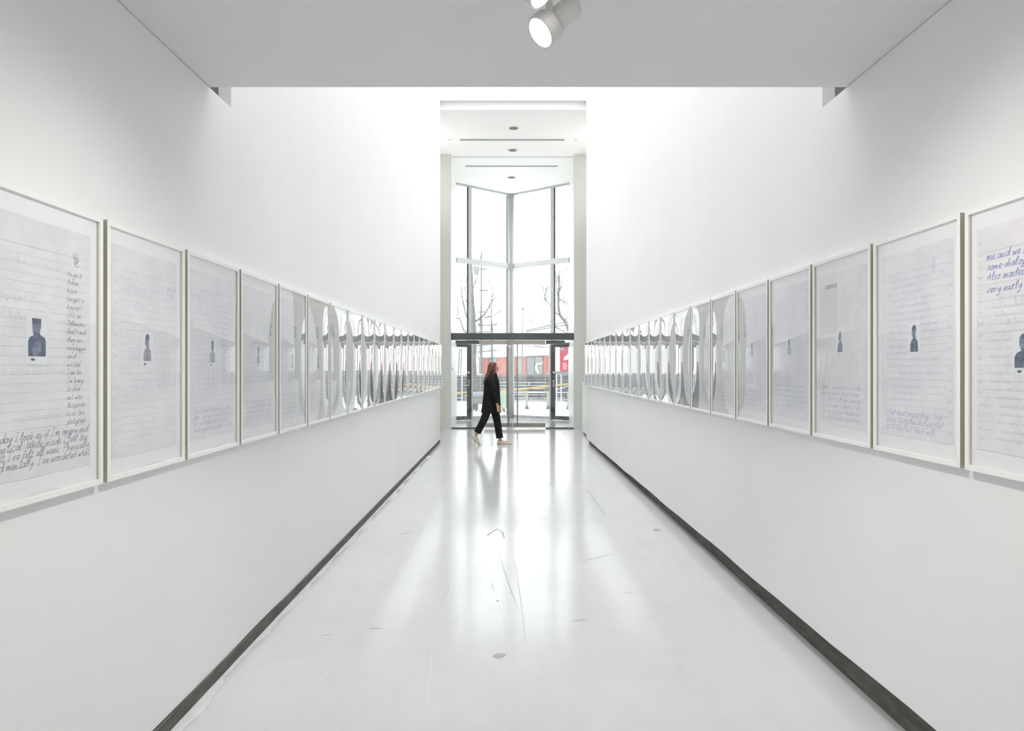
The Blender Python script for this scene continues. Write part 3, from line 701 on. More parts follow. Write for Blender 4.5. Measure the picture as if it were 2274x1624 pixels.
            sheet_text('date_figures', t, M_ink_g, [('07', .165, .762, .008, .018), ('0', .168, .745, .008, .009), ('05', .165, .728, .008, .018)], .001)
            sheet_text('handwritten_paragraph', t, M_ink_b2, [('Shame I commented on inside', -.20, .250, .0115, .385), ('printing one in the afternoon', -.20, .220, .0115, .38), ('Just when Still the Subway', -.20, .190, .0115, .385), ('for the poem Tuesday I do', -.20, .160, .0115, .38), ('Can the big main dream now', -.20, .130, .0115, .39), ('to explore quite completely', -.20, .100, .0115, .385)], .0013)
            photo(t, -.005, .428, 'profile', .95, M_pm, False)
        elif K == 'R' and i in (3, 4):
            common(t, K, i, M_sheets[1], rules='b')
            sheet_text('handwritten_paragraph', t, M_ink_b2, [(filler(26)[:28], -.19, .245-.029*k-(i == 4)*.045, .0115, .37) for k in range(5 if i == 3 else 4)], .0012)
            photo(t, -.005, .43, 'round', .85, M_pl, False)
        else:
            common(t, K, i, M_sheets[i % 3], rules='b')
            key = (K, i % 3)
            if key not in far_text:
                bm = bmesh.new()
                for k in range(5): write(bm, filler(26)[:28], -.19, .225-.028*k, .0115, .37, lw=.0013, n=2)
                me = bpy.data.meshes.new('handwritten_paragraph'); bm.to_mesh(me); bm.free(); me.materials.append(M_ink_g if K == 'L' else M_ink_b2); far_text[key] = me
            inst('handwritten_paragraph', far_text[key], t)
            if i < 6: photo(t, -.005, .40, 'round', .9, M_pl, False)
for o in list(bpy.data.objects):
    if o.parent and o.parent.name.startswith('framed_sheet') and o.name.startswith('mat_board'): o.location.y -= .0100
    elif o.parent and o.parent.name.startswith('framed_sheet') and not o.name.startswith(('frame', 'glazing')): o.location.y -= .0100; o.location.x -= .004
# ------------------------------------------------------------ track lights
M_lamp = mat('lamp_white', (.74,.73,.71), .45, var=.01)
M_lens = mat('lit_lens', (1,.98,.95), .5, var=0, emit=9)
tr_ = empty('lighting_track', (.12, 2.2, ZS), 'white lighting track on the low ceiling above the spotlights', 'track')
link('rail', bx(((-.02, -1.2, -.032), (.02, .26, 0)), bevel=.003), M_lamp, tr_)
link('rail_groove', bx(((-.008, -1.19, -.0335), (.008, .25, -.032))), M_dark, tr_)
def head(name, base, c, axis, r, lab):
    """a round spotlight: shallow lens drum in front of a narrower driver can, on a flat arm"""
    b = empty(name, base, lab, 'spotlight', 'track spotlights')
    c = Vector(c)-Vector(base); ax = Vector(axis).normalized()
    bm = bmesh.new(); tube(bm, [c, c-ax*.004, c-ax*.040, c-ax*.050], [r*.97, r, r, r*.90], 36); o = link('lamp_drum', bm, M_lamp, b, True)
    bm = bmesh.new(); tube(bm, [c-ax*.051, c-ax*.056], r*.70, 28); link('seam_ring', bm, M_dark, b)
    bm = bmesh.new(); tube(bm, [c-ax*.057, c-ax*.155, c-ax*.162, c-ax*.165], [r*.68, r*.68, r*.62, r*.5], 28); link('driver_can', bm, M_lamp, b, True)
    bm = bmesh.new(); tube(bm, [c+ax*.0005, c+ax*.003], [r*.86, r*.84], 36); link('lens', bm, M_lens, b)
    q = c-ax*.03
    bm = bmesh.new(); box(bm, (-.0115, -r-.012, q.z+.005), (.0115, -r-.007, -.055)); link('arm', bm, M_lamp, b)
    bm = bmesh.new(); box(bm, (-.018, -r-.012, -.062), (.018, .02, -.034)); link('adapter', bm, M_lamp, b)
    bm = bmesh.new(); tube(bm, [(-.05, -r*.75, q.z+.01), (-.015, -r-.004, q.z+.014)], .006, 8); link('pivot_screw', bm, M_dark, b)
    return b
head('track_spotlight', (P(1219, 0, 2.2).x, 2.25, ZS), P(1200, 73, 2.2), (-.70, -.26, -.68), .0555, 'white spotlight head with full lit lens facing down left, lower of the two')
head('track_spotlight', (P(1219, 0, 2.2).x-.02, 2.13, ZS), P(1203, -17, 2.06), (.62, -.30, -.60), .052, 'white spotlight cut by the top picture edge, upper of the two')

# ------------------------------------------------------------ walking person
PX, PY = -.36, 13.7
per = empty('person', (PX, PY, 0), 'person with long brown hair in black coat, walking to the right before the glass doors', 'person')
M_skin = mat('skin', (.55,.33,.25), .5, var=.05, scale=30)
M_coat = mat('black_coat', (.012,.011,.012), .8, var=.3, scale=20, bump=.3, bscale=60, spec=.15)
M_trou = mat('black_trousers', (.014,.015,.018), .8, var=.3, scale=20, spec=.15)
M_hair = mat('brown_hair', (.115,.042,.025), .5, var=.45, scale=18)
M_shoe = mat('cream_shoe', (.55,.50,.42), .6, var=.06, scale=30)
M_sole = mat('shoe_sole', (.42,.36,.29), .7, var=.1)
V, E, Rr = [], [], []
def sv(p, r, par=None):
    V.append(p); Rr.append(r if hasattr(r, '__len__') else (r, r))
    if par is not None: E.append((par, len(V)-1))
    return len(V)-1
pel = sv((0,0,.93), (.115,.10))
sp = sv((.005,0,1.06), (.10,.095), pel); ch = sv((.01,0,1.22), (.115,.10), sp); nb_ = sv((.015,0,1.36), (.085,.07), ch)
nk = sv((.04,0,1.43), .045, nb_); h0 = sv((.058,0,1.475), (.058,.062), nk); h1 = sv((.064,0,1.54), (.078,.088), h0); h2 = sv((.055,0,1.61), (.070,.078), h1)
def hand(w, p, fwd, down, y, sgn):
    """palm and five unequal bent fingers; fwd and down span the palm plane"""
    f, d = Vector(fwd), Vector(down); p = Vector(p)
    pm = sv(tuple(p+d*.045), (.022,.030), w)
    for k, (o, l) in enumerate(((-.026,.060),(-.009,.070),(.009,.066),(.025,.052))):
        a = sv(tuple(p+d*.085+f*o), .0095, pm); b = sv(tuple(p+d*(.085+l*.5)+f*o+Vector((0,sgn*-.006,0))), .0088, a); sv(tuple(p+d*(.085+l)+f*(o+.004)+Vector((0,sgn*-.018,0))), .0078, b)
    a = sv(tuple(p+d*.035+f*.036), .0105, pm); sv(tuple(p+d*.075+f*.050), .009, a)
for sgn, el, wr_ in ((-1, (.05,-.215,1.10), (.130,-.215,.815)), (1, (-.09,.215,1.10), (-.10,.22,.83))):
    s = sv((.015, sgn*.140, 1.330), .048, nb_); m_ = sv(tuple((Vector((.015, sgn*.165, 1.33))+Vector(el))/2), .046, s); e = sv(el, .040, m_)
    w = sv(wr_, .026, e); dd = (Vector(wr_)-Vector(el)).normalized(); ff = Vector((dd.z*-1, 0, dd.x)).normalized()
    hand(w, wr_, ff, dd, 0, sgn)
legs = {1: ((.03,.085,.86), (.120,.085,.50), (.178,.085,.115)), -1: ((-.02,-.085,.86), (-.125,-.085,.53), (-.290,-.085,.215))}
for sgn, (hp, kn, an) in legs.items():
    a = sv(hp, .088, pel); b = sv(tuple((Vector(hp)+Vector(kn))/2), .070, a); k = sv(kn, .053, b)
    c_ = sv(tuple(Vector(kn).lerp(Vector(an), .35)), .052, k); d_ = sv(an, .034, c_)
    if sgn == 1: f = sv((.20,.085,.055), .034, d_); sv((.36,.085,.035), (.036,.022), f)
    else: f = sv((-.335,-.085,.150), .032, d_); g_ = sv((-.275,-.085,.045), (.036,.024), f)
me = bpy.data.meshes.new('body'); me.from_pydata(V, E, []); body = bpy.data.objects.new('body', me); C.objects.link(body)
md = body.modifiers.new('skin', 'SKIN'); md.use_smooth_shade = True
for i, r in enumerate(Rr):
    sk = me.skin_vertices[0].data[i]; sk.radius = r; sk.use_root = (i == 0)
body.modifiers.new('s', 'SUBSURF').levels = 2
dg = bpy.context.evaluated_depsgraph_get(); dg.update()
nm = bpy.data.meshes.new_from_object(body.evaluated_get(dg)); bpy.data.objects.remove(body)
for v_ in nm.vertices:                          # face relief on the continuous body
    p = v_.co
    if p.z > 1.42 and p.x > .085:
        fz = lambda z0, s: math.exp(-((p.z-z0)/s)**2)
        fy = lambda s: math.exp(-(p.y/s)**2)
        p.x += .026*fz(1.528,.017)*fy(.016) + .010*fz(1.49,.012)*fy(.03) + .010*fz(1.455,.016)*fy(.03) - .006*fz(1.552,.012)*(1-fy(.02))
nm.materials.clear(); nm.materials.append(M_skin)
body = bpy.data.objects.new('body', nm); C.objects.link(body); body.parent = per
for s in (-1, 1):
    bm = bmesh.new(); bmesh.ops.create_icosphere(bm, subdivisions=2, radius=.011, matrix=Matrix.Translation((.128, s*.030, 1.548))); link('eye', bm, mat('eye_dark', (.05,.04,.035), .2), per, True)
    bm = bmesh.new(); bmesh.ops.create_icosphere(bm, subdivisions=2, radius=.026, matrix=Matrix.Translation((.055, s*.078, 1.535)) @ Matrix.Diagonal((.65,.4,1.15,1))); link('ear', bm, M_skin, per, True)
bm = bmesh.new(); bmesh.ops.create_icosphere(bm, subdivisions=2, radius=.02, matrix=Matrix.Translation((.136, 0, 1.488)) @ Matrix.Diagonal((.45,1.1,.35,1))); link('lips', bm, mat('lips', (.42,.16,.14), .5), per, True)
# hair: a cap over the skull and a long fall behind the shoulders
bm = bmesh.new()
loft(bm, [(-.118,0,1.20,.020,.045),(-.112,0,1.235,.040,.075),(-.10,0,1.28,.055,.095),(-.075,0,1.34,.062,.105),(-.045,0,1.40,.066,.105),(-.012,0,1.45,.072,.102),(.008,0,1.50,.078,.104),(.020,0,1.55,.088,.106),(.030,0,1.60,.092,.102),(.038,0,1.635,.080,.084),(.042,0,1.658,.055,.055),(.044,0,1.667,.022,.022)])
for v_ in bm.verts:
    a = math.atan2(v_.co.y, v_.co.x+.05); v_.co.x += .005*math.sin(9*a+v_.co.z*22); v_.co.y += .005*math.sin(7*a+v_.co.z*17)
    if v_.co.z > 1.44 and v_.co.z < 1.60 and v_.co.x > .072: v_.co.x = .072
subsurf(link('hair', bm, M_hair, per, True), 2)
bm = bmesh.new()
for s in (-1, 1):
    tube(bm, [(.085, s*.072, 1.60), (.088, s*.090, 1.55), (.075, s*.096, 1.49), (.05, s*.100, 1.42), (.01, s*.105, 1.34), (-.03, s*.10, 1.27)], [.018,.022,.024,.024,.020,.008], 8)
subsurf(link('side_locks', bm, M_hair, per, True), 1)
# coat: body of the coat, sleeves, collar, pocket
bm = bmesh.new()
loft(bm, [(.004,0,.645,.196,.21),(.004,0,.66,.198,.212),(.010,0,.80,.184,.205),(.016,0,.95,.174,.198),(.018,0,1.08,.166,.192),(.018,0,1.20,.162,.196),(.016,0,1.29,.150,.200),(.020,0,1.345,.128,.190),(.028,0,1.388,.104,.160),(.036,0,1.418,.070,.098),(.042,0,1.442,.060,.070)], cap=False)
for v_ in bm.verts:
    if v_.co.z < 1.1: 
        a = math.atan2(v_.co.y, v_.co.x); k = (1.1-v_.co.z)*.03; v_.co.x += k*math.sin(5*a+1); v_.co.y += k*math.sin(4*a)
ct = subsurf(link('coat', bm, M_coat, per, True), 1)
md = ct.modifiers.new('t', 'SOLIDIFY'); md.thickness = .008
for s, pts in ((-1, [(.02,-.150,1.352),(.02,-.188,1.30),(.045,-.222,1.11),(.085,-.226,.97),(.128,-.217,.825)]), (1, [(.02,.150,1.352),(.0,.188,1.30),(-.085,.222,1.11),(-.10,.228,.97),(-.10,.222,.84)])):
    bm = bmesh.new(); tube(bm, pts, [.062,.070,.062,.058,.050], 12); subsurf(link('sleeve', bm, M_coat, per, True), 1)
bm = bmesh.new(); tube(bm, [(.040+.074*math.cos(a), .085*math.sin(a), 1.43+.012*math.cos(a)*-1) for a in [2*PI*k/16-PI for k in range(17)]], .016, 8); link('collar', bm, M_coat, per, True)
link('pocket_flap', bx(((.03, -.208, .97), (.12, -.196, 1.0)), bevel=.003), M_coat, per)
for sgn, (hp, kn, an) in legs.items():
    bm = bmesh.new(); hp, kn, an = map(Vector, (hp, kn, an)); end = an+(kn-an).normalized()*(.012 if sgn == 1 else .045)
    tube(bm, [hp+Vector((0,0,.05)), hp, hp.lerp(kn, .5), kn, kn.lerp(end, .4), kn.lerp(end, .75), end], [.105,.105,.092,.078,.074,.072,.074], 14, cap=False)
    o = subsurf(link('trouser_leg', bm, M_trou, per, True), 1)
def shoe(loc_, ang):
    bm = bmesh.new()
    prof = [(-.075,.030,.036,.055),(-.065,.036,.050,.098),(-.03,.036,.058,.105),(.02,.037,.054,.092),(.07,.040,.046,.068),(.13,.044,.040,.050),(.18,.040,.034,.042),(.21,.022,.030,.034)]
    R = []
    for x_, hw_, cz, top in prof:
        ring = []
        for k in range(14):
            a = 2*PI*k/14; yy = hw_*math.cos(a)*(1 if math.sin(a) < .3 else .8); zz = .016 if math.sin(a) < -.2 else .016+(top-.016)*(.5+.5*math.sin(a))
            ring.append(bm.verts.new((x_, yy, zz)))
        R.append(ring)
    for a, b in zip(R, R[1:]):
        for k in range(14): bm.faces.new((a[k], a[(k+1)%14], b[(k+1)%14], b[k]))
    bm.faces.new(R[0][::-1]); bm.faces.new(R[-1]); bmesh.ops.recalc_face_normals(bm, faces=bm.faces)
    s = link('shoe', bm, M_shoe, per, True); s.location = loc_; s.rotation_euler = (0, ang, 0); subsurf(s, 1)
    bm = bmesh.new(); n = 22; pts = []
    for k in range(n):
        a = 2*PI*k/n; c_, s_ = math.cos(a), math.sin(a); pts.append((.067+.150*c_, (.043 if c_ > 0 else .038)*s_*(1-.12*max(0, -c_))))
    lo = [bm.verts.new((p[0], p[1], 0)) for p in pts]; up = [bm.verts.new((p[0], p[1], .022)) for p in pts]
    bm.faces.new(lo[::-1]); bm.faces.new(up)
    for k in range(n): bm.faces.new((lo[k], lo[(k+1)%n], up[(k+1)%n], up[k]))
    link('sole', bm, M_sole, s, False)
    bm = bmesh.new()
    for k in range(4): tube(bm, [(.035+.022*k, -.026, .080-.010*k), (.040+.022*k, 0, .092-.011*k), (.035+.022*k, .026, .080-.010*k)], .0035, 6)
    link('laces', bm, M_frame, s)
shoe((.20, .085, .0), 0)
shoe((-.338, -.085, .118), math.radians(52))

# ------------------------------------------------------------ outside: quay, fence, rails, trees, ships
M_pave = mat('pale_paving', (.84,.845,.85), .8, var=.04, scale=.5)
M_snow = mat('white_kerb', (.80,.81,.82), .7, var=.02)
M_plank = mat('weathered_grey_plank', (.10,.105,.115), .85, var=.3, scale=6)
M_brick = mat('faded_red_panel', (.36,.11,.09), .7, var=.08, scale=2)
M_grey = mat('pale_grey_panel', (.27,.28,.29), .7, var=.05, scale=1)
M_bark = mat('pale_bark', (.17,.17,.17), .9, var=.25, scale=6)
M_yel = mat('yellow_rail', (.62,.40,.10), .5, var=.05)
M_post = mat('cream_post', (.40,.39,.31), .6, var=.05)
M_red = mat('red_banner', (.42,.035,.07), .6, var=.06, scale=3)
M_rig = mat('rigging_grey', (.14,.145,.15), .7, var=.1)
M_greenp = mat('faded_green_mesh', (.34,.48,.36), .7, var=.15)
g = st(link('ground', bx(((-40, 22.2, -.3), (40, 150, -.02))), M_pave))
for k, y in enumerate((23.5, 25.5, 27.8)):
    link('paving_joint', bx(((-8, y, -.02), (8, y+.05, -.016))), M_grey, g)
kb = empty('white_kerb', (0, 28.6, -.02), 'long low white kerb on the quay in front of the plank fence', 'kerb')
link('kerb_block', bx(((-6, -.3, 0), (6, .3, .16)), bevel=.02), M_snow, kb)
# plank fence
fen = empty('plank_fence', (0, 29.6, -.02), 'low fence of horizontal weathered grey planks behind the railings', 'fence')
random.seed(3)
for r in range(9):
    x = -6.0
    while x < 6:
        l = random.uniform(2.2, 3.6); e = min(6, x+l)
        bm = bx(((x+.01, random.uniform(-.012, .012)-.02, .03+r*.134), (e-.01, .03, .03+r*.134+.118)), bevel=.006); link('plank', bm, M_plank, fen); x = e
for x in (-5, -2.5, 0, 2.5, 5): link('fence_post', bx(((x-.05, .035, 0), (x+.05, .13, 1.26)), bevel=.005), M_plank, fen)
link('top_rail', bx(((-6, -.06, 1.245), (6, .10, 1.285)), bevel=.005), M_rig, fen)
# yellow handrail on cream posts, right
rl = empty('handrail', (0, 26.2, -.02), 'yellow sloping handrail carried by cream posts, outside right glass doors', 'railing')
def rp(px, py, Y=26.2): q = P(px, py, Y); return (q.x, q.y-26.2, q.z+.02)
bm = bmesh.new(); tube(bm, [rp(1100,869.5), rp(1143,866), rp(1200,860), rp(1275,851.5)], .032, 8); link('yellow_rail', bm, M_yel, rl, True)
for px in (1170, 1217, 1262):
    bm = bmesh.new(); q = rp(px, 872); box(bm, (q[0]-.045, -.03, .12), (q[0]+.045, .03, .70), .01); link('post', bm, M_post, rl)
    bm = bmesh.new(); tube(bm, [(q[0], 0, 0), (q[0], 0, .02), (q[0], 0, .14)], [.085,.085,.04], 10); link('post_foot', bm, M_rig, rl)
for py in (873, 889):
    bm = bmesh.new(); tube(bm, [rp(1100,py), rp(1275,py-1)], .012, 6); link('wire', bm, M_snow, rl)
bm = bmesh.new(); tube(bm, [rp(1170,872), rp(1217,870), rp(1262,858)], .014, 6); link('lower_rail', bm, M_snow, rl)
# pipe loops
for pts, lab in ((((1236,898),(1236,831),(1246,831),(1246,898)), 'white bent pipe rail beyond the right dark door'),
                 (((1026,900),(1026,835),(1042,835),(1042,900)), 'white bent pipe rail beyond the left dark door')):
    b = P(pts[0][0], pts[0][1], 27.4); o_ = empty('pipe_rail', (b.x, 27.4, -.02), lab, 'railing', 'white pipe rails')
    bm = bmesh.new(); tube(bm, [(P(px, py, 27.4).x-b.x, 0, (0 if py > 890 else P(px, py, 27.4).z+.02)) for px, py in pts], .022, 8); link('pipe', bm, M_snow, o_, True)
    bm = bmesh.new(); tube(bm, [(0, 0, .6), (P(pts[2][0],0,27.4).x-b.x, 0, .6)], .018, 6); link('cross_pipe', bm, M_snow, o_)
    o_.location.y = 27.4
# yellow rail left
rl2 = empty('handrail', (P(1028,0,26.2).x, 26.2, -.02), 'short yellow handrail seen through the narrow left door', 'railing')
bm = bmesh.new(); tube(bm, [(-.5,0,.60), (.4,0,.66)], .028, 8); link('yellow_rail', bm, M_yel, rl2, True)
for x in (-.42, .3):
    link('post', bx(((x-.035, -.03, 0), (x+.035, .03, .60)), bevel=.008), M_post, rl2)
# covered boat on trestles
bt = empty('covered_boat', (P(1080,0,25.2).x, 25.2, -.02), 'pale grey covered boat hull resting on trestles behind the walking person', 'boat')
bm = bmesh.new()
rings = []
for i in range(13):
    t = -1+2*i/12; w = .34*max(.03, 1-t**4); x = t*.85
    rings.append([bm.verts.new((x, w*math.cos(a), .50+(.20 if math.sin(a) > 0 else .26)*math.sin(a)*max(.1, 1-t**6))) for a in [2*PI*k/16 for k in range(16)]])
for a, b in zip(rings, rings[1:]):
    for k in range(16): bm.faces.new((a[k], a[(k+1)%16], b[(k+1)%16], b[k]))
bm.faces.new(rings[0]); bm.faces.new(rings[-1]); bmesh.ops.recalc_face_normals(bm, faces=bm.faces)
link('hull', bm, M_grey, bt, True)
link('gunwale', bx(((-.86, -.36, .49), (.86, .36, .53)), bevel=.015), M_rig, bt)
for x in (-.5, .5):
    bm = bmesh.new(); tube(bm, [(x-.14,-.2,0),(x,-.1,.30)], .025, 6); tube(bm, [(x+.14,-.2,0),(x,-.1,.30)], .025, 6); tube(bm, [(x-.14,.2,0),(x,.1,.30)], .025, 6); tube(bm, [(x+.14,.2,0),(x,.1,.30)], .025, 6); link('trestle', bm, M_rig, bt)
# mesh bin
bn = empty('mesh_bin', (P(1120,0,24.4).x, 24.4, -.02), 'green mesh litter bin just right of the walking person', 'bin')
bm = bmesh.new()
for k in range(18):
    a = 2*PI*k/18; tube(bm, [(.13*math.cos(a), .13*math.sin(a), .16), (.15*math.cos(a), .15*math.sin(a), .66)], .009, 4)
link('mesh_bars', bm, M_greenp, bn)
bm = bmesh.new(); tube(bm, [(0,0,.14),(0,0,.16),(0,0,.60)], [.125,.125,.13], 16); link('liner', bm, mat('bin_liner', (.50,.60,.50), .7), bn)
bm = bmesh.new(); tube(bm, [(.15*math.cos(2*PI*k/18), .15*math.sin(2*PI*k/18), .67) for k in range(19)], .014, 6); link('rim', bm, M_greenp, bn)
bm = bmesh.new(); tube(bm, [(0,0,0),(0,0,.14)], .035, 8); link('foot', bm, M_rig, bn)
# low building with red piers
YB = 88.
bd = empty('red_grey_shed', (0, YB, -.02), 'long low shed with pale grey panels between faded red piers', 'building')
def sh(px): return (px-1130)/F*YB
z1 = 1.54+26/F*YB
zt_ = lambda px: z1-.10+(px-1064)/155*.38
bm = bmesh.new(); prism(bm, [(sh(1064), 0), (sh(1219), 0), (sh(1219), zt_(1219)-.02), (sh(1064), zt_(1064)-.02)], 0, 5); link('wall', bm, M_grey, bd)
for px0, px1 in ((1064,1086), (1104,1128), (1139,1147), (1159,1169), (1206,1219)):
    link('red_pier', bx(((sh(px0), -.25, 0), (sh(px1), -.01, zt_(px0)-.01))), M_brick, bd)
for px0, px1 in ((1086,1104), (1147,1159), (1169,1187), (1187,1206)):
    link('grey_panel', bx(((sh(px0)+.04, -.14, .9), (sh(px1)-.04, -.01, zt_(px0)-.12)), bevel=.02), M_grey, bd)
rf = bmesh.new(); prism(rf, [(sh(1064)-.2, z1-.10), (sh(1219)+.2, z1+.28), (sh(1219)+.2, z1+.42), (sh(1064)-.2, z1+.04)], -.5, 5.2); link('roof_edge', rf, M_snow, bd)
bm = bmesh.new(); ptS = [(1196,829),(1191,822),(1190,814),(1193,808),(1198,809),(1203,807),(1205,803)]
tube(bm, [Vector((sh(a), -.3, (820-b)/F*YB+1.54)) for a, b in ptS], [.12,.16,.16,.13,.10,.08,.04], 8); link('white_curl_emblem', bm, M_snow, bd, True)
# red banner on a post
YN = 44.
bnr = empty('red_banner', (P(1240,0,YN).x, YN, -.02), 'tall red banner with white marks, seen through right dark door', 'banner')
def nx_(px): return (px-1240)/F*YN
def nz_(py): return 1.54+(820-py)/F*YN
bm = bmesh.new(); tube(bm, [(0,.05,0),(0,.05,nz_(767))], .05, 8); link('post', bm, M_snow, bnr)
link('banner_cloth', bx(((nx_(1243), 0, nz_(826)), (nx_(1276), .03, nz_(771))), bevel=.004), M_red, bnr)
bm = bmesh.new(); tube(bm, [(0,.03,nz_(771)),(nx_(1277),.03,nz_(771))], .03, 6); link('top_bar', bm, M_snow, bnr)
bm = bmesh.new()
for pts, r in ((((1246,777),(1250,774),(1254,778)), .05), (((1254,800),(1256,794),(1260,791),(1268,791),(1270,788)), .09), (((1256,797),(1262,795)), .1), (((1262,790),(1263,785)), .06)):
    tube(bm, [(nx_(a), -.02, nz_(b)) for a, b in pts], r, 6)
link('white_figure', bm, M_snow, bnr, True)
bm = bmesh.new()
for k in range(5): box(bm, (nx_(1250), -.008, nz_(808+3*k)), (nx_(1256+(k*37)%5), -.001, nz_(807+3*k)))
link('text_lines', bm, M_snow, bnr)
# dark hull / storage wall behind the fence at right
hw = empty('dark_barge', (P(1262,0,38).x, 38, -.02), 'dark grey barge side behind the fence at far right', 'boat')
bm = bmesh.new(); prism(bm, [(-1.2,0),(-1.05,1.34),(2.6,1.36),(2.6,0)], 0, 3); link('hull', bm, mat('barge_grey', (.20,.215,.235), .7, var=.2, scale=2), hw)
link('deck_rail', bx(((-1.1, -.05, 1.36), (2.6, .05, 1.42))), M_rig, hw)
hw2 = empty('moored_barge', (P(1035,0,38).x, 38, -.02), 'grey barge side with bulwark seen low through the left panes', 'boat')
bm = bmesh.new(); prism(bm, [(-2.4,0),(-2.4,1.15),(.9,1.2),(1.1,0)], 0, 3); link('hull', bm, mat('barge_grey2', (.30,.32,.34), .7, var=.2, scale=2), hw2)
link('deck_rail', bx(((-2.4, -.05, 1.2), (.9, .05, 1.26))), M_snow, hw2)
# trees
def tree(base, trunk, branches, lab, r0):
    t = empty('bare_tree', base, lab, 'tree', 'bare trees on the quay'); b0 = Vector(base)
    bm = bmesh.new(); n = len(trunk); tube(bm, [Vector(p)-b0 for p in trunk], [r0*(1-.75*k/(n-1)) for k in range(n)], 8); link('trunk', bm, M_bark, t, True)
    rnd = random.Random(len(lab)); bm = bmesh.new(); tw = bmesh.new()
    for br, r in branches:
        pts = [Vector(p)-b0 for p in br]; m_ = len(pts); tube(bm, pts, [r*(1-.8*k/(m_-1)) for k in range(m_)], 6)
        for k in range(9):
            i = rnd.randrange(m_-1); p = pts[i].lerp(pts[i+1], rnd.random()); d = (pts[i+1]-pts[i]).normalized()
            s = rnd.choice((-1, 1)); L_ = rnd.uniform(.25, .8); v_ = (d+Vector((s*rnd.uniform(.4, 1), rnd.uniform(-.6, .6), rnd.uniform(-.1, .7)))).normalized()
            e = p+v_*L_; tube(tw, [p, p+v_*L_*.5+Vector((0,0,.03)), e], [.010,.007,.003], 4)
            for j in range(3):
                v2 = (v_+Vector((rnd.uniform(-.8,.8), rnd.uniform(-.6,.6), rnd.uniform(-.3,.8)))).normalized(); q = p.lerp(e, rnd.uniform(.3, .9)); tube(tw, [q, q+v2*L_*.45], [.005,.002], 3)
    link('branches', bm, M_bark, t, True); o = link('twigs', tw, M_bark, t); o['kind'] = 'stuff'
    return t
YT = 26.
p = lambda x, y, Y=YT: tuple(P(x, y, Y))
q0 = P(1053, 0, YT); tree((q0.x, YT, -.02), [(q0.x, YT, -.02), p(1052,860), p(1050,800), p(1053,760), p(1051,715), p(1048,660), p(1046,600), p(1044,540)],
     [([p(1052,716), p(1066,708), p(1076,698), p(1084,686), p(1093,668), p(1098,662), p(1107,656)], .045), ([p(1076,706), p(1088,704), p(1098,700), p(1109,691)], .028), ([p(1060,720), p(1075,723), p(1092,722), p(1110,719)], .022),
      ([p(1050,730), p(1035,700), p(1026,660), p(1022,620)], .045), ([p(1049,690), p(1036,670), p(1030,630)], .03), ([p(1050,750), p(1030,735), p(1018,700), p(1014,650)], .04), ([p(1093,668), p(1094,650), p(1093,634)], .012), ([p(1048,650), p(1060,610), p(1064,570)], .02)],
     'bare tree with pale trunk and reaching branches behind left panes', .16)
q0 = P(1283, 0, YT); tree((q0.x, YT, -.02), [(q0.x, YT, -.02), p(1282,860), p(1278,790), p(1268,745), p(1255,714), p(1243,700), p(1240,680), p(1241,640), p(1242,610)],
     [([p(1240,690), p(1239,660), p(1235,630), p(1233,600)], .03), ([p(1243,700), p(1231,694), p(1224,680), p(1212,668), p(1204,656)], .03), ([p(1212,668), p(1208,650), p(1206,636)], .018), ([p(1242,665), p(1252,670), p(1264,682)], .02), ([p(1243,648), p(1248,620), p(1252,604)], .02), ([p(1255,714), p(1262,700), p(1264,685), p(1262,660)], .02),
      ([p(1268,745), p(1250,735), p(1236,728), p(1215,722), p(1206,720)], .025), ([p(1240,770), p(1205,772), p(1180,770), p(1166,765)], .012), ([p(1278,790), p(1258,780), p(1240,768), p(1220,770)], .03)],
     'bare tree with curved dark branches behind the far right pane', .10)
# mast with yards and shrouds
YM = 46.
ms = empty('ship_mast', (P(1080,0,YM).x, YM, -.02), 'tall thin ship mast with yards and rope ladders beyond left pane', 'mast')
mx_ = lambda px, py: Vector(((px-1080)/F*YM, 0, 1.54+(820-py)/F*YM))
bm = bmesh.new(); tube(bm, [(mx_(1068,866).x,0,0), mx_(1069,700), mx_(1069,560)], [.07,.05,.035], 8); link('mast_pole', bm, M_rig, ms)
bm = bmesh.new(); tube(bm, [(mx_(1094,866).x,0,0), mx_(1092,760), mx_(1091,640)], [.05,.035,.02], 8); link('mast_pole', bm, M_rig, ms)
for (a, b, c_, d_) in ((1056,738,1088,737), (1062,723,1104,722), (1063,693,1078,693), (1062,598,1081,598), (1064,645,1084,645), (1056,768,1104,764), (1060,782,1110,778)):
    bm = bmesh.new(); tube(bm, [mx_(a,b), mx_(c_,d_)], .04, 6); link('yard', bm, M_rig, ms)
bm = bmesh.new()
for k in range(5): tube(bm, [mx_(1058+5*k, 866), mx_(1066+k, 700)], .018, 4)
for k in range(5): tube(bm, [mx_(1085+6*k, 866), mx_(1091, 700)], .018, 4)
for k in range(14): tube(bm, [mx_(1059+.4*k, 855-10*k), mx_(1080-.8*k, 855-10*k)], .014, 4); tube(bm, [mx_(1086+.2*k, 855-10*k), mx_(1108-1.1*k, 855-10*k)], .014, 4)
o = link('shrouds', bm, M_rig, ms); o['kind'] = 'stuff'
ms2 = empty('ship_mast', (P(1024,0,YM).x, YM, -.02), 'lower crossed spars with ropes beyond the narrow left door', 'mast')
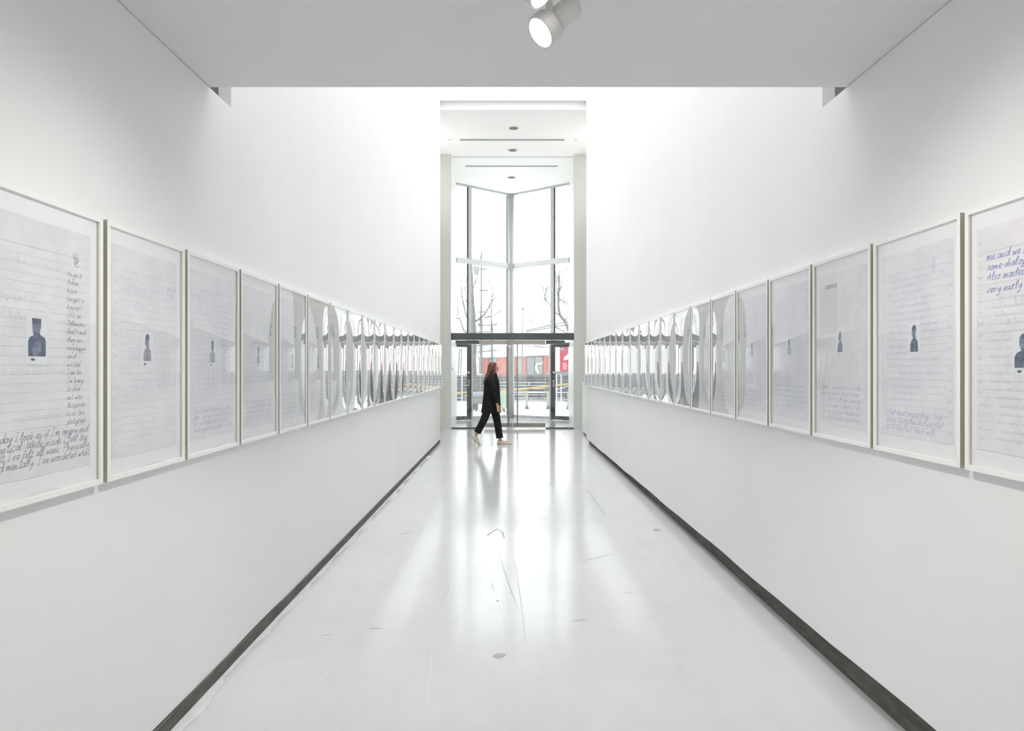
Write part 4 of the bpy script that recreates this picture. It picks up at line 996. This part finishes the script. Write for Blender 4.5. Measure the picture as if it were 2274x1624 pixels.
mx_ = lambda px, py: Vector(((px-1024)/F*YM, 0, 1.54+(820-py)/F*YM))
bm = bmesh.new(); tube(bm, [(mx_(1015,0).x,0,0), mx_(1021,775)], .05, 6); link('spar', bm, M_rig, ms2)
bm = bmesh.new(); tube(bm, [(mx_(1022,0).x,0,0), mx_(1025,775)], .04, 6); link('spar', bm, M_rig, ms2)
for py in (799, 813, 828, 840):
    bm = bmesh.new(); tube(bm, [mx_(1010,py), mx_(1034,py)], .02, 6); link('cross_rail', bm, M_rig, ms2)
# pale light tower
tw_ = empty('light_tower', (P(1057,0,60).x, 60, -.02), 'pale slim tower with a boxy top behind the left upper pane', 'tower')
tz = lambda py: 1.54+(820-py)/F*60
link('shaft', bx(((-.12, -.12, 0), (.12, .12, tz(610)))), mat('tower_white', (.70,.72,.74), .7), tw_)
link('top_box', bx(((-.24, -.2, tz(610)), (.24, .2, tz(592)))), M_grey, tw_)
# crane boom
YC = 78.
cr = empty('dock_crane', (P(1160,0,YC).x, YC, -.02), 'far dock crane with slanting lattice boom and stay lines', 'crane')
cx = lambda px, py: Vector(((px-1160)/F*YC, 0, 1.54+(820-py)/F*YC))
bm = bmesh.new(); tube(bm, [cx(1160,850), cx(1160,738), cx(1161,688)], [.12,.07,.05], 6); link('mast', bm, M_rig, cr)
bm = bmesh.new(); bmesh.ops.create_icosphere(bm, subdivisions=2, radius=.16, matrix=Matrix.Translation(cx(1161,686))); link('mast_head', bm, M_rig, cr)
bm = bmesh.new(); tube(bm, [cx(1161,686), cx(1190,731)], .03, 4); tube(bm, [cx(1161,686), cx(1172,737)], .015, 4); link('stay_lines', bm, M_rig, cr)
bm = bmesh.new()
a0, a1, b0_, b1 = cx(1166,738), cx(1290,716), cx(1166,735), cx(1290,708)
tube(bm, [a0, a1], .06, 5); tube(bm, [b0_, b1], .06, 5)
for k in range(24): tube(bm, [a0.lerp(a1, k/24), b0_.lerp(b1, (k+.5)/24), a0.lerp(a1, (k+1)/24)], .03, 4)
link('lattice_boom', bm, M_rig, cr)
